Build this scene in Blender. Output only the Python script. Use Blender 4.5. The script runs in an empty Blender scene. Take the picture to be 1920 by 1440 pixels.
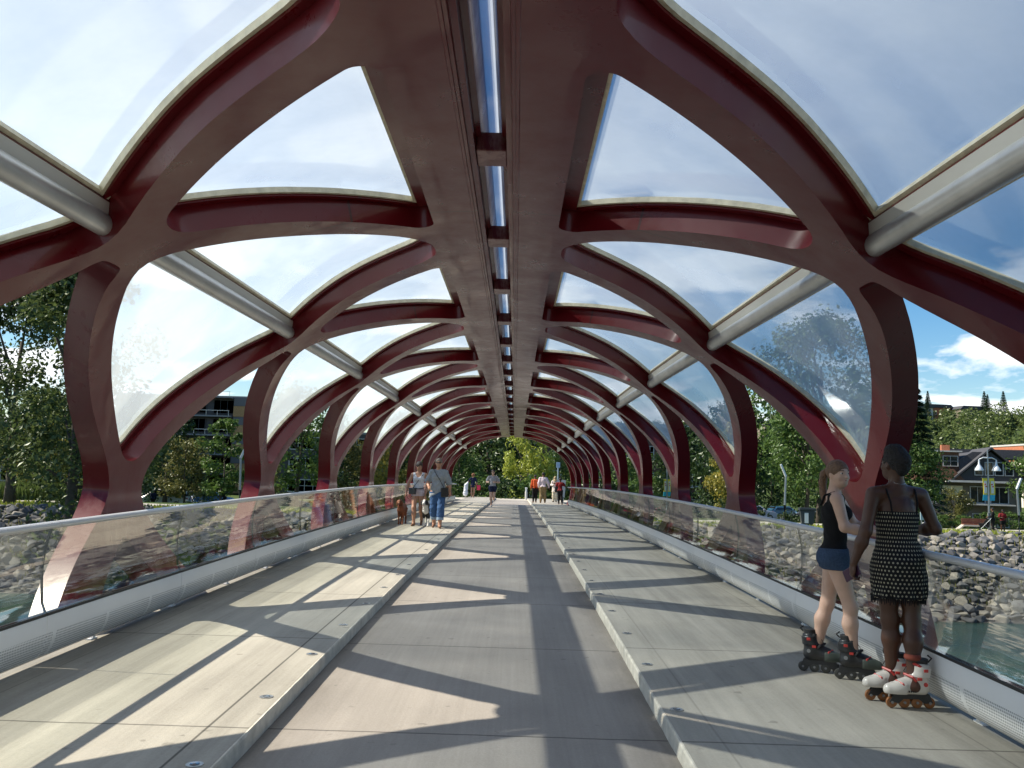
import bpy, math, random
import numpy as np
from mathutils import Vector, Matrix, noise
from mathutils.geometry import delaunay_2d_cdt
R = math.radians
SC = bpy.context.scene
COL = SC.collection
random.seed(7)

# ------------------------------------------------------------------ camera, sky, sun, exposure
CAM_POS = (0.2226, 0.0, 1.5354)
YAW, PITCH, ROLL, FPX = -0.006808, 0.103675, 0.0291, 1630.0
def _cam_rot():
    def pitch(v):
        c, s = math.cos(PITCH), math.sin(PITCH)
        return Vector((v[0], c*v[1]-s*v[2], s*v[1]+c*v[2]))
    def yaw(v):
        c, s = math.cos(YAW), math.sin(YAW)
        return Vector((c*v[0]+s*v[1], -s*v[0]+c*v[1], v[2]))
    cr, sr = math.cos(ROLL), math.sin(ROLL)
    r = yaw(pitch((cr, 0, sr))); u = yaw(pitch((-sr, 0, cr))); f = yaw(pitch((0, 1, 0)))
    return Matrix(((r.x, u.x, -f.x), (r.y, u.y, -f.y), (r.z, u.z, -f.z)))
cam_d = bpy.data.cameras.new('camera'); cam = bpy.data.objects.new('camera', cam_d); COL.objects.link(cam)
cam.matrix_world = Matrix.Translation(CAM_POS) @ _cam_rot().to_4x4()
cam_d.sensor_width = 36; cam_d.lens = 36*FPX/1920; cam_d.clip_start = .05; cam_d.clip_end = 5000
SC.camera = cam

SUN_DIR = Vector((-1.028, .10, 1.0)).normalized()
sun_el = math.asin(SUN_DIR.z); sun_az = math.atan2(SUN_DIR.x, SUN_DIR.y)
world = bpy.data.worlds.new('World'); SC.world = world; world.use_nodes = True
wn = world.node_tree; wn.nodes.clear()
def N(nt, t, loc=None, **kw):
    n = nt.nodes.new(t)
    for k, v in kw.items(): setattr(n, k, v)
    return n
sky = N(wn, 'ShaderNodeTexSky', sky_type='NISHITA', sun_disc=False)
sky.sun_elevation = sun_el; sky.sun_rotation = sun_az; sky.air_density = 1.0; sky.dust_density = .25; sky.ozone_density = 1.6
tcw = N(wn, 'ShaderNodeTexCoord')
sep = N(wn, 'ShaderNodeSeparateXYZ'); wn.links.new(tcw.outputs['Generated'], sep.inputs[0])
def M(nt, op, a, b=None, c=None, clamp=False):
    n = nt.nodes.new('ShaderNodeMath'); n.operation = op; n.use_clamp = clamp
    for i, v in enumerate((a, b, c)):
        if v is None: continue
        if isinstance(v, (int, float)): n.inputs[i].default_value = v
        else: nt.links.new(v, n.inputs[i])
    return n.outputs[0]
zc = M(wn, 'ADD', M(wn, 'MAXIMUM', sep.outputs[2], 0.0), .18)
cx = M(wn, 'DIVIDE', sep.outputs[0], zc); cy = M(wn, 'DIVIDE', sep.outputs[1], zc)
comb = N(wn, 'ShaderNodeCombineXYZ'); wn.links.new(cx, comb.inputs[0]); wn.links.new(cy, comb.inputs[1]); comb.inputs[2].default_value = 3.3
nz = N(wn, 'ShaderNodeTexNoise'); nz.inputs['Scale'].default_value = 1.9; nz.inputs['Detail'].default_value = 7; nz.inputs['Roughness'].default_value = .55; nz.inputs['Distortion'].default_value = .25
wn.links.new(comb.outputs[0], nz.inputs['Vector'])
ramp = N(wn, 'ShaderNodeValToRGB'); ramp.color_ramp.elements[0].position = .505; ramp.color_ramp.elements[1].position = .60
wn.links.new(nz.outputs[0], ramp.inputs[0])
# clouds thin out higher up, where a faint white veil pales the sky
vm = N(wn, 'ShaderNodeVectorMath', operation='DOT_PRODUCT'); wn.links.new(tcw.outputs['Generated'], vm.inputs[0]); vm.inputs[1].default_value = SUN_DIR
fade = M(wn, 'MULTIPLY', ramp.outputs[0], M(wn, 'MULTIPLY', M(wn, 'ADD', sep.outputs[2], .02, clamp=True), 18.0, clamp=True))
mixc = N(wn, 'ShaderNodeMix', data_type='RGBA')
hi = wn.nodes.new('ShaderNodeMapRange'); hi.inputs[1].default_value = .16; hi.inputs[2].default_value = .37; hi.inputs[3].default_value = .92; hi.inputs[4].default_value = .05; wn.links.new(sep.outputs[2], hi.inputs[0])
veil = wn.nodes.new('ShaderNodeMapRange'); veil.inputs[1].default_value = .35; veil.inputs[2].default_value = .75; veil.inputs[3].default_value = 0; veil.inputs[4].default_value = .05; wn.links.new(sep.outputs[2], veil.inputs[0])
wn.links.new(M(wn, 'ADD', M(wn, 'MULTIPLY', fade, hi.outputs[0]), veil.outputs[0], clamp=True), mixc.inputs[0])
hs = N(wn, 'ShaderNodeHueSaturation'); hs.inputs['Saturation'].default_value = 1.42; hs.inputs['Value'].default_value = 1.0; wn.links.new(sky.outputs[0], hs.inputs['Color'])
wn.links.new(hs.outputs[0], mixc.inputs[6]); mixc.inputs[7].default_value = (9.6, 9.7, 9.9, 1)
bg = N(wn, 'ShaderNodeBackground'); bg.inputs[1].default_value = .092
wn.links.new(mixc.outputs[2], bg.inputs[0])
wo = N(wn, 'ShaderNodeOutputWorld'); wn.links.new(bg.outputs[0], wo.inputs[0])
sd = bpy.data.lights.new('sun', 'SUN'); sd.energy = 5.0; sd.angle = R(.53); sd.color = (1, .92, .78)
sun = bpy.data.objects.new('sun', sd); COL.objects.link(sun); sun.rotation_euler = (-SUN_DIR).to_track_quat('-Z', 'Y').to_euler()
SC.view_settings.view_transform = 'Standard'; SC.view_settings.look = 'None'; SC.view_settings.exposure = 0.68; SC.view_settings.gamma = 1
SC.cycles.transparent_max_bounces = 32; SC.cycles.max_bounces = 8; SC.cycles.caustics_reflective = False; SC.cycles.caustics_refractive = False

# ------------------------------------------------------------------ helpers
def link(o, parent=None):
    COL.objects.link(o)
    if parent is not None: o.parent = parent
    return o
def tag(o, label=None, cat=None, group=None, kind=None):
    if label: o['label'] = label
    if cat: o['category'] = cat
    if group: o['group'] = group
    if kind: o['kind'] = kind
    return o
def thing(name, label, cat, loc=(0,0,0), rz=0, group=None):
    o = bpy.data.objects.new(name, None); link(o); o.location = loc; o.rotation_euler = (0, 0, rz); o.empty_display_size = .2
    return tag(o, label, cat, group)
class MB:
    def __init__(s): s.v = []; s.f = []; s.m = []; s.mi = 0
    def add(s, vs, fs):
        n = len(s.v); s.v += [tuple(p) for p in vs]; s.f += [tuple(i+n for i in f) for f in fs]; s.m += [s.mi]*len(fs)
    def box(s, c, d, rot=None):
        x, y, z = d[0]/2, d[1]/2, d[2]/2
        vs = [Vector(p) for p in ((-x,-y,-z),(x,-y,-z),(x,y,-z),(-x,y,-z),(-x,-y,z),(x,-y,z),(x,y,z),(-x,y,z))]
        if rot is not None: vs = [rot @ p for p in vs]
        s.add([p+Vector(c) for p in vs], [(0,3,2,1),(4,5,6,7),(0,1,5,4),(1,2,6,5),(2,3,7,6),(3,0,4,7)])
    def prism(s, pts, a, b, axis=1):
        """polygon pts (2D) swept from a to b along axis"""
        def P(p, t):
            if axis == 1: return (p[0], t, p[1])
            if axis == 0: return (t, p[0], p[1])
            return (p[0], p[1], t)
        n = len(pts); vs = [P(p, a) for p in pts]+[P(p, b) for p in pts]
        fs = [tuple(range(n))[::-1], tuple(range(n, 2*n))]+[(i, (i+1) % n, n+(i+1) % n, n+i) for i in range(n)]
        s.add(vs, fs)
    def tube(s, pts, rad, seg=10, cap=True):
        pts = [Vector(p) for p in pts]; n = len(pts)
        rs = rad if isinstance(rad, (list, tuple)) else [rad]*n
        vs = []; up = Vector((0, 0, 1))
        for i, p in enumerate(pts):
            t = (pts[min(i+1, n-1)]-pts[max(i-1, 0)]).normalized()
            a = t.cross(up)
            if a.length < 1e-3: a = t.cross(Vector((1, 0, 0)))
            a.normalize(); b = t.cross(a)
            for k in range(seg):
                q = 2*math.pi*k/seg; vs.append(p+a*math.cos(q)*rs[i]+b*math.sin(q)*rs[i])
        fs = [(i*seg+k, i*seg+(k+1) % seg, (i+1)*seg+(k+1) % seg, (i+1)*seg+k) for i in range(n-1) for k in range(seg)]
        if cap: fs += [tuple(range(seg))[::-1], tuple(range((n-1)*seg, n*seg))]
        s.add(vs, fs)
    def lathe(s, prof, seg=16, c=(0,0,0)):
        vs = []; n = len(prof)
        for r, z in prof:
            for k in range(seg):
                q = 2*math.pi*k/seg; vs.append((c[0]+r*math.cos(q), c[1]+r*math.sin(q), c[2]+z))
        fs = [(i*seg+k, i*seg+(k+1) % seg, (i+1)*seg+(k+1) % seg, (i+1)*seg+k) for i in range(n-1) for k in range(seg)]
        s.add(vs, fs+[tuple(range(seg))[::-1], tuple(range((n-1)*seg, n*seg))])
    def obj(s, name, mat, parent=None, smooth=False, bevel=0):
        me = bpy.data.meshes.new(name); me.from_pydata([tuple(v) for v in s.v], [], s.f)
        for m in (mat if isinstance(mat, (list, tuple)) else [mat]): me.materials.append(m)
        if isinstance(mat, (list, tuple)): me.polygons.foreach_set('material_index', s.m)
        me.validate(); me.update()
        if smooth:
            me.polygons.foreach_set('use_smooth', [True]*len(me.polygons))
            if smooth is not True: me.set_sharp_from_angle(angle=R(smooth))
        o = bpy.data.objects.new(name, me); link(o, parent)
        if bevel:
            b = o.modifiers.new('bevel', 'BEVEL'); b.width = bevel; b.segments = 2; b.limit_method = 'ANGLE'
        return o
def copy_tree(o, parent=None):
    c = o.copy(); COL.objects.link(c)
    if parent is not None: c.parent = parent
    for ch in [x for x in o.children]: copy_tree(ch, c)
    return c

# ------------------------------------------------------------------ materials
def mat(name, col=(.5,.5,.5), rough=.6, metal=0, coat=0, noise_s=None, noise_a=.15, bump=0, bump_s=40, spec=.5, emit=None, coat_r=.08):
    m = bpy.data.materials.new(name); m.use_nodes = True; nt = m.node_tree; p = nt.nodes['Principled BSDF']
    p.inputs['Base Color'].default_value = (*col, 1); p.inputs['Roughness'].default_value = rough; p.inputs['Metallic'].default_value = metal
    p.inputs['Coat Weight'].default_value = coat; p.inputs['Coat Roughness'].default_value = coat_r; p.inputs['Specular IOR Level'].default_value = spec
    tc = nt.nodes.new('ShaderNodeTexCoord')
    if noise_s:
        n = nt.nodes.new('ShaderNodeTexNoise'); n.inputs['Scale'].default_value = noise_s; n.inputs['Detail'].default_value = 6; n.inputs['Roughness'].default_value = .6
        nt.links.new(tc.outputs['Object'], n.inputs['Vector'])
        mr = nt.nodes.new('ShaderNodeMapRange'); mr.inputs[1].default_value = .3; mr.inputs[2].default_value = .7; mr.inputs[3].default_value = 1-noise_a; mr.inputs[4].default_value = 1+noise_a
        nt.links.new(n.outputs[0], mr.inputs[0])
        v = nt.nodes.new('ShaderNodeVectorMath'); v.operation = 'SCALE'; v.inputs[0].default_value = col; nt.links.new(mr.outputs[0], v.inputs[3])
        nt.links.new(v.outputs[0], p.inputs['Base Color'])
    if bump:
        n2 = nt.nodes.new('ShaderNodeTexNoise'); n2.inputs['Scale'].default_value = bump_s; n2.inputs['Detail'].default_value = 5
        nt.links.new(tc.outputs['Object'], n2.inputs['Vector'])
        b = nt.nodes.new('ShaderNodeBump'); b.inputs['Strength'].default_value = bump; b.inputs['Distance'].default_value = .02
        nt.links.new(n2.outputs[0], b.inputs['Height']); nt.links.new(b.outputs[0], p.inputs['Normal'])
    if emit: p.inputs['Emission Color'].default_value = (*emit[0], 1); p.inputs['Emission Strength'].default_value = emit[1]
    return m
def xyz(nt):
    tc = nt.nodes.new('ShaderNodeTexCoord'); s = nt.nodes.new('ShaderNodeSeparateXYZ'); nt.links.new(tc.outputs['Object'], s.inputs[0]); return tc, s.outputs
def noise_n(nt, vec, scale, detail=5, rough=.6, sc3=None):
    n = nt.nodes.new('ShaderNodeTexNoise'); n.inputs['Scale'].default_value = scale; n.inputs['Detail'].default_value = detail; n.inputs['Roughness'].default_value = rough
    if sc3 is not None:
        mp = nt.nodes.new('ShaderNodeMapping'); mp.inputs['Scale'].default_value = sc3; nt.links.new(vec, mp.inputs[0]); vec = mp.outputs[0]
    nt.links.new(vec, n.inputs['Vector']); return n.outputs[0]
def mrange(nt, v, a, b, c, d, clamp=True):
    n = nt.nodes.new('ShaderNodeMapRange'); n.clamp = clamp
    for i, x in enumerate((a, b, c, d)): n.inputs[i+1].default_value = x
    nt.links.new(v, n.inputs[0]); return n.outputs[0]
def mixc_n(nt, f, a, b):
    n = nt.nodes.new('ShaderNodeMix'); n.data_type = 'RGBA'
    if isinstance(f, (int, float)): n.inputs[0].default_value = f
    else: nt.links.new(f, n.inputs[0])
    for i, c in ((6, a), (7, b)):
        if isinstance(c, tuple): n.inputs[i].default_value = (*c[:3], 1)
        else: nt.links.new(c, n.inputs[i])
    return n.outputs[2]
def bump_n(nt, h, strength, dist, p):
    b = nt.nodes.new('ShaderNodeBump'); b.inputs['Strength'].default_value = strength; b.inputs['Distance'].default_value = dist
    nt.links.new(h, b.inputs['Height']); nt.links.new(b.outputs[0], p.inputs['Normal'])

BL = 4.6047; YA0 = 5.7673
def zdf(y):
    y2 = np.minimum(np.asarray(y, dtype=float), 62.0)
    z = .022137*y2-.00079551*y2*y2+6.2075e-6*y2**3
    return z
def zd(y): return float(zdf(y))

def paint_mat():
    m = mat('red_bridge_paint', (.115, .004, .007), .5, 0, .34, spec=.2, coat_r=.12)
    nt = m.node_tree; p = nt.nodes['Principled BSDF']; tc, o = xyz(nt)
    n = noise_n(nt, tc.outputs['Object'], .9, 6, .65)
    dust = mrange(nt, n, .50, .80, 0, .05)
    # road-salt and rain stains close to the deck
    st = noise_n(nt, tc.outputs['Object'], 1.0, 8, .7, (5, 5, 1.6))
    zz = mrange(nt, o[2], .55, 1.45, .9, 0)
    stain = M(nt, 'MULTIPLY', mrange(nt, M(nt, 'ADD', st, M(nt, 'MULTIPLY', zz, .12)), .58, .68, 0, 1), zz)
    c = mixc_n(nt, dust, (.115, .004, .007), (.17, .08, .065)); c = mixc_n(nt, M(nt, 'MULTIPLY', stain, .5), c, (.34, .20, .18))
    sm = M(nt, 'ABSOLUTE', M(nt, 'SUBTRACT', M(nt, 'FRACT', M(nt, 'DIVIDE', M(nt, 'SUBTRACT', o[1], 5.7673-1.2), 4.6047)), .5)); sm = M(nt, 'MULTIPLY', mrange(nt, sm, .0009, .0022, 1, 0), M(nt, 'GREATER_THAN', o[2], 3.1))
    dr = noise_n(nt, tc.outputs['Object'], 1, 7, .7, (6, 1.1, 6)); c = mixc_n(nt, mrange(nt, dr, .62, .74, 0, .35), c, (.05, .02, .018)); c = mixc_n(nt, M(nt, 'MULTIPLY', sm, .8), c, (.03, .012, .012))
    nt.links.new(c, p.inputs['Base Color'])
    nt.links.new(mrange(nt, noise_n(nt, tc.outputs['Object'], 2.3, 6, .7), .3, .75, .22, .5), p.inputs['Roughness'])
    nt.links.new(mrange(nt, n, .4, .7, .05, .22), p.inputs['Coat Roughness'])
    bump_n(nt, noise_n(nt, tc.outputs['Object'], 1.4, 3, .5), .05, .03, p)
    return m
PAINT = paint_mat()
CREAM = mat('cream_gasket', (.62, .57, .42), .6, noise_s=12, noise_a=.2)
STEEL = mat('brushed_steel', (.62, .62, .60), .36, .55, noise_s=3, noise_a=.12)
STEEL_LT = mat('pale_aluminium', (.70, .69, .64), .45, .3)
ALU = mat('satin_handrail', (.66, .67, .68), .36, .3)
WHITE = mat('white_metal', (.78, .78, .76), .5)
BLACK = mat('black_rubber', (.02, .02, .02), .6)
DARKGLASS = mat('dark_window_glass', (.02, .025, .03), .06, 0, 0, spec=.8)

def roof_glass(name, milky, tcol, rough=.06):
    m = bpy.data.materials.new(name); m.use_nodes = True; nt = m.node_tree; nt.nodes.clear()
    tc, o = xyz(nt)
    tr = N(nt, 'ShaderNodeBsdfTransparent'); tr.inputs[0].default_value = (*tcol, 1)
    df = N(nt, 'ShaderNodeBsdfDiffuse'); df.inputs[0].default_value = (.72, .74, .72, 1)
    tl = N(nt, 'ShaderNodeBsdfTranslucent'); tl.inputs[0].default_value = (.90, .94, .95, 1)
    mx = N(nt, 'ShaderNodeMixShader'); mx.inputs[0].default_value = .74; nt.links.new(df.outputs[0], mx.inputs[1]); nt.links.new(tl.outputs[0], mx.inputs[2])
    n = noise_n(nt, tc.outputs['Object'], .7, 5, .6)
    f = mrange(nt, n, .3, .7, milky*.75, milky*1.25)
    m1 = N(nt, 'ShaderNodeMixShader'); nt.links.new(f, m1.inputs[0]); nt.links.new(tr.outputs[0], m1.inputs[1]); nt.links.new(mx.outputs[0], m1.inputs[2])
    gl = N(nt, 'ShaderNodeBsdfGlossy'); gl.inputs[1].default_value = rough
    fr = N(nt, 'ShaderNodeFresnel'); fr.inputs[0].default_value = 1.35
    m2 = N(nt, 'ShaderNodeMixShader'); nt.links.new(M(nt, 'MULTIPLY', fr.outputs[0], .22), m2.inputs[0]); nt.links.new(m1.outputs[0], m2.inputs[1]); nt.links.new(gl.outputs[0], m2.inputs[2])
    out = N(nt, 'ShaderNodeOutputMaterial'); nt.links.new(m2.outputs[0], out.inputs[0]); return m
GLASS_ROOF = roof_glass('dusty_roof_glass', .36, (.90, .95, .99))
def rail_glass():
    m = bpy.data.materials.new('curved_rail_glass'); m.use_nodes = True; nt = m.node_tree; nt.nodes.clear()
    tc, o = xyz(nt)
    tr = N(nt, 'ShaderNodeBsdfTransparent'); tr.inputs[0].default_value = (.93, .95, .93, 1)
    gl = N(nt, 'ShaderNodeBsdfGlossy'); gl.inputs[1].default_value = .03; gl.inputs[0].default_value = (1, .97, .93, 1)
    b = N(nt, 'ShaderNodeBump'); b.inputs['Strength'].default_value = .10; b.inputs['Distance'].default_value = .03
    nt.links.new(noise_n(nt, tc.outputs['Object'], 1, 3, .5, (1, .8, 9)), b.inputs['Height']); nt.links.new(b.outputs[0], gl.inputs['Normal'])
    fr = N(nt, 'ShaderNodeFresnel'); fr.inputs[0].default_value = 1.5
    m2 = N(nt, 'ShaderNodeMixShader'); nt.links.new(M(nt, 'ADD', M(nt, 'MULTIPLY', fr.outputs[0], .30), .012, clamp=True), m2.inputs[0]); nt.links.new(tr.outputs[0], m2.inputs[1]); nt.links.new(gl.outputs[0], m2.inputs[2])
    out = N(nt, 'ShaderNodeOutputMaterial'); nt.links.new(m2.outputs[0], out.inputs[0]); return m
GLASS_RAIL = rail_glass()

def concrete(name, col, joints=None, streak=0, longj=(), edge=None):
    m = mat(name, col, .8, spec=.3); nt = m.node_tree; p = nt.nodes['Principled BSDF']; tc, o = xyz(nt); ov = tc.outputs['Object']
    a = noise_n(nt, ov, .8, 6, .6); b = noise_n(nt, ov, 60, 3, .7); c3 = noise_n(nt, ov, 1, 6, .65, (7, .35, 1))
    v = M(nt, 'ADD', M(nt, 'MULTIPLY', mrange(nt, a, .3, .7, -.11, .11), 1), M(nt, 'ADD', mrange(nt, b, .3, .7, -.06, .06), mrange(nt, c3, .3, .72, -streak, streak*1.2)))
    v = M(nt, 'ADD', v, 1.0)
    sp = mrange(nt, noise_n(nt, ov, 9, 2, .5), .70, .76, 1, .72); v = M(nt, 'MULTIPLY', v, sp)
    if joints:
        y0, per = joints
        wob = M(nt, 'MULTIPLY', M(nt, 'SUBTRACT', noise_n(nt, ov, 3, 3, .6), .5), .02)
        t = M(nt, 'FRACT', M(nt, 'DIVIDE', M(nt, 'ADD', M(nt, 'SUBTRACT', o[1], y0-.5*per), wob), per))
        d = M(nt, 'MULTIPLY', M(nt, 'ABSOLUTE', M(nt, 'SUBTRACT', t, .5)), per)
        v = M(nt, 'MULTIPLY', v, mrange(nt, d, .004, .012, .38, 1))
    if edge:
        ax = M(nt, 'ABSOLUTE', o[0]); dn = noise_n(nt, ov, 1, 6, .7, (3, .7, 1)); v = M(nt, 'MULTIPLY', v, M(nt, 'SUBTRACT', 1.0, M(nt, 'MULTIPLY', mrange(nt, ax, edge[0], edge[1], 0, 1), mrange(nt, dn, .3, .65, .05, .42))))
    gum = nt.nodes.new('ShaderNodeTexVoronoi'); gum.inputs['Scale'].default_value = 2.6; nt.links.new(ov, gum.inputs['Vector']); v = M(nt, 'MULTIPLY', v, mrange(nt, M(nt, 'ADD', gum.outputs['Distance'], M(nt, 'MULTIPLY', a, .05)), .045, .075, .74, 1))
    big = noise_n(nt, ov, .33, 4, .6, (1, .45, 1)); v = M(nt, 'MULTIPLY', v, mrange(nt, big, .35, .65, .90, 1.08)); fine = noise_n(nt, ov, 1, 3, .6, (34, .5, 1)); v = M(nt, 'MULTIPLY', v, mrange(nt, fine, .3, .7, .955, 1.045))
    for x0, w, dk in longj:
        d = M(nt, 'ABSOLUTE', M(nt, 'SUBTRACT', o[0], x0))
        v = M(nt, 'MULTIPLY', v, mrange(nt, d, w, w+.006, dk, 1))
    s = nt.nodes.new('ShaderNodeVectorMath'); s.operation = 'SCALE'; s.inputs[0].default_value = col; nt.links.new(v, s.inputs[3])
    nt.links.new(s.outputs[0], p.inputs['Base Color'])
    bump_n(nt, M(nt, 'ADD', b, M(nt, 'MULTIPLY', c3, .6)), .25, .01, p)
    return m
# ------------------------------------------------------------------ the footbridge
EA, EB, EZ, EN, EBL = 3.37, 2.48, 1.055, 2.15, 2.45
_t = np.concatenate([np.linspace(0, .06, 400)**1.0, np.linspace(.0601, math.pi*.94, 4000)])
_s, _c = np.sin(_t), np.cos(_t)
PX = EA*np.abs(_s)**(2/EN); PZ = EZ+np.where(_c > 0, EB, EBL)*np.sign(_c)*np.abs(_c)**(2/EN)
PU = np.concatenate([[0], np.cumsum(np.hypot(np.diff(PX), np.diff(PZ)))])
_gx, _gz = np.gradient(PX, PU), np.gradient(PZ, PU)
def prof(u):
    """arc length from the crown -> x, z and outward normal of the inner surface"""
    x = np.interp(u, PU, PX); z = np.interp(u, PU, PZ); tx = np.interp(u, PU, _gx); tz = np.interp(u, PU, _gz)
    l = np.hypot(tx, tz); return x, z, -tz/l, tx/l
def S(side, u, y, off=0.0):
    u = np.asarray(u, float); y = np.asarray(y, float); x, z, nx, nz = prof(u)
    return np.stack([side*(x+nx*off), y, z+nz*off+zdf(y)], -1)
def chaikin(p, it=2):
    p = [np.array(q, float) for q in p]
    for _ in range(it):
        q = []
        for i in range(len(p)):
            a, b = p[i], p[(i+1) % len(p)]; q += [a*.75+b*.25, a*.25+b*.75]
        p = q
    return p
def resample(p, d):
    out = []
    for i in range(len(p)):
        a, b = np.array(p[i]), np.array(p[(i+1) % len(p)]); n = max(1, int(np.ceil(np.linalg.norm(b-a)/d)))
        out += [a+(b-a)*k/n for k in range(n)]
    return out
def fillet(poly, rad, seg=7):
    out = []; n = len(poly)
    for i in range(n):
        p = np.array(poly[i], float); a = np.array(poly[i-1], float); b = np.array(poly[(i+1) % n], float); r = rad[i]
        da = (a-p)/np.linalg.norm(a-p); db = (b-p)/np.linalg.norm(b-p); ang = math.acos(np.clip(da@db, -1, 1))
        if r <= 0: out.append(p); continue
        t = r/math.tan(ang/2); c = p+(da+db)/np.linalg.norm(da+db)*r/math.sin(ang/2)
        s0 = p+da*t-c; s1 = p+db*t-c; a0 = math.atan2(s0[1], s0[0]); a1 = math.atan2(s1[1], s1[0]); dlt = (a1-a0+math.pi) % (2*math.pi)-math.pi
        out += [c+r*np.array([math.cos(a0+dlt*k/seg), math.sin(a0+dlt*k/seg)]) for k in range(seg+1)]
    return out
# openings of the lattice, unrolled: (arc length, distance along the bridge) about the bay centre
HT = fillet([(.53, -1.66), (2.43, 0), (.53, 1.66)], [.11, .34, .11], 9)
_P = [(.60,.03),(.635,.055),(.75,.095),(.90,.13),(1.2,.185),(1.6,.255),(2.0,.335),(2.25,.385),(2.45,.425),(2.62,.437),(2.78,.418),(2.95,.38),(3.2,.32),(3.5,.24),(3.8,.155),(4.1,.078),(4.22,.052),(4.29,.028),(4.31,.01)]
HP = chaikin([(u, h*BL) for u, h in _P]+[(u, -h*BL) for u, h in _P[::-1]], 1)
_O = [(2.705,.014),(2.712,.026),(2.76,.036),(2.89,.048),(3.08,.08),(3.3,.13),(3.59,.20),(3.84,.268),(4.05,.33),(4.26,.388),(4.42,.418),(4.58,.43),(4.76,.408),(4.92,.365),(5.2,.285),(5.44,.22),(5.8,.12),(6.05,.04),(6.1,.01)]
HO = chaikin([(u, h*BL) for u, h in _O]+[(u, -h*BL) for u, h in _O[::-1]], 1)
HQ = fillet([(4.98, 0), (5.9, 1.15), (6.3, 1.3), (6.3, -1.3), (5.9, -1.15)], [.08, .1, .1, .1, .1], 4)
def inside(poly, pts):
    P = np.asarray(poly); x, y = pts[:, 0], pts[:, 1]; r = np.zeros(len(pts), bool)
    for i in range(len(P)):
        (x0, y0), (x1, y1) = P[i-1], P[i]
        if y0 == y1: continue
        r ^= ((y0 > y) != (y1 > y)) & (x < (x1-x0)*(y-y0)/(y1-y0)+x0)
    return r
def cdt(outline, holes, grid, extra=()):
    """triangles of outline minus holes; every edge is constrained"""
    vs, es = [], []
    for pl in [outline]+list(holes):
        n = len(vs); k = len(pl); vs += [tuple(p) for p in pl]; es += [(n+i, n+(i+1) % k) for i in range(k)]
    O = np.array(outline); lo, hi = O.min(0), O.max(0)
    g = np.array([(a, b) for a in np.arange(lo[0]+grid/2, hi[0], grid) for b in np.arange(lo[1]+grid/2, hi[1], grid)])
    if len(g):
        keep = inside(outline, g)
        allp = np.array(vs)
        for pl in holes: keep &= ~inside(pl, g)
        g = g[keep]
        if len(g):
            d = np.min(np.linalg.norm(g[:, None]-allp[None], axis=2), axis=1); g = g[d > grid*.3]
        vs += [tuple(p) for p in g]
    ov, oe, of, *_ = delaunay_2d_cdt([Vector(p) for p in vs], es, [], 0, 1e-5)
    V = np.array([tuple(p) for p in ov]); F = np.array([f for f in of if len(f) == 3])
    c = V[F].mean(1); k = inside(outline, c)
    for pl in holes: k &= ~inside(pl, c)
    F = F[k]
    a, b, c = V[F[:, 0]], V[F[:, 1]], V[F[:, 2]]
    ar = (b[:, 0]-a[:, 0])*(c[:, 1]-a[:, 1])-(b[:, 1]-a[:, 1])*(c[:, 0]-a[:, 0]); F[ar < 0] = F[ar < 0][:, ::-1]
    return V, F
def shell(name, side, V, F, y0, off0, off1, mat_, parent, cut=None, smooth=True, wallsplit=True, taper=False):
    """thick curved plate from unrolled triangles: inner face at off0, outer at off1, walls along free edges"""
    A = S(side, V[:, 0], V[:, 1]+y0, off0); UO = V[:, 0]+(.15*np.exp(-((V[:, 0]-2.76)/.27)**2-(V[:, 1]/.26)**2)*np.clip((V[:, 0]-2.58)/.1, 0, 1) if taper else 0); B = S(side, UO, V[:, 1]+y0, off1); n = len(V)
    vs = list(map(tuple, A))+list(map(tuple, B))
    cnt = {}
    for f in F:
        for i in range(3):
            e = (f[i], f[(i+1) % 3]); cnt[e] = cnt.get(e, 0)+1
    fs = []
    for f in F:
        a, b, c = map(int, f)
        if side > 0: fs += [(a, c, b)[::-1], (a+n, b+n, c+n)[::-1]]
        else: fs += [(a, c, b), (a+n, b+n, c+n)]
    ring = {}
    def rv(i, k):
        if (i, k) not in ring: ring[(i, k)] = len(vs); vs.append(vs[i+n*k])
        return ring[(i, k)]
    for (a, b) in cnt:
        if (b, a) in cnt: continue
        if cut is not None and (abs(abs(V[a][1])-cut) < 1e-4 and abs(abs(V[b][1])-cut) < 1e-4 and abs(V[a][1]-V[b][1]) < 1e-4): continue
        q = (rv(int(a), 0), rv(int(a), 1), rv(int(b), 1), rv(int(b), 0)) if wallsplit else (int(a), int(a)+n, int(b)+n, int(b))
        fs.append(q if side > 0 else q[::-1])
    me = bpy.data.meshes.new(name); me.from_pydata(vs, [], fs); me.materials.append(mat_)
    if smooth: me.polygons.foreach_set('use_smooth', [True]*len(me.polygons))
    me.update(); o = bpy.data.objects.new(name, me); link(o, parent); return o

bridge = thing('footbridge', 'red steel tubular footbridge with glazed lattice roof and concrete deck', 'bridge', (0, 0, 0))
TH = .235
def bay_geo(last=False):
    hb = BL/2
    out = resample([(.19, -hb), (6.55, -hb), (6.55, hb), (.19, hb)], .2)
    sh = lambda P, d: [(p[0], p[1]+d) for p in P]
    holes = [resample(h, .09) for h in (HO, sh(HP, -hb), sh(HQ, -hb))]
    if last:
        far = [(-1, -1.60), (.53, -1.60)]+[(u, -(2.43-u)/1.9*1.62-.02) for u in (.9, 1.3, 1.7, 1.95)]+[(2.2, -.12), (2.5, .02), (2.72, .30)]
        far += [(u, hb-h*BL) for u, h in _P if u > 2.9]+[(4.40, hb), (7, hb), (7, hb+1), (-1, hb+1)]
        holes.append(resample(far, .09))
    else: holes += [resample(HT, .09), resample(sh(HP, hb), .09), resample(sh(HQ, hb), .09)]
    # clip the neighbours' openings to the bay: points past the cut are dropped by the outline test
    return out, holes
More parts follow.
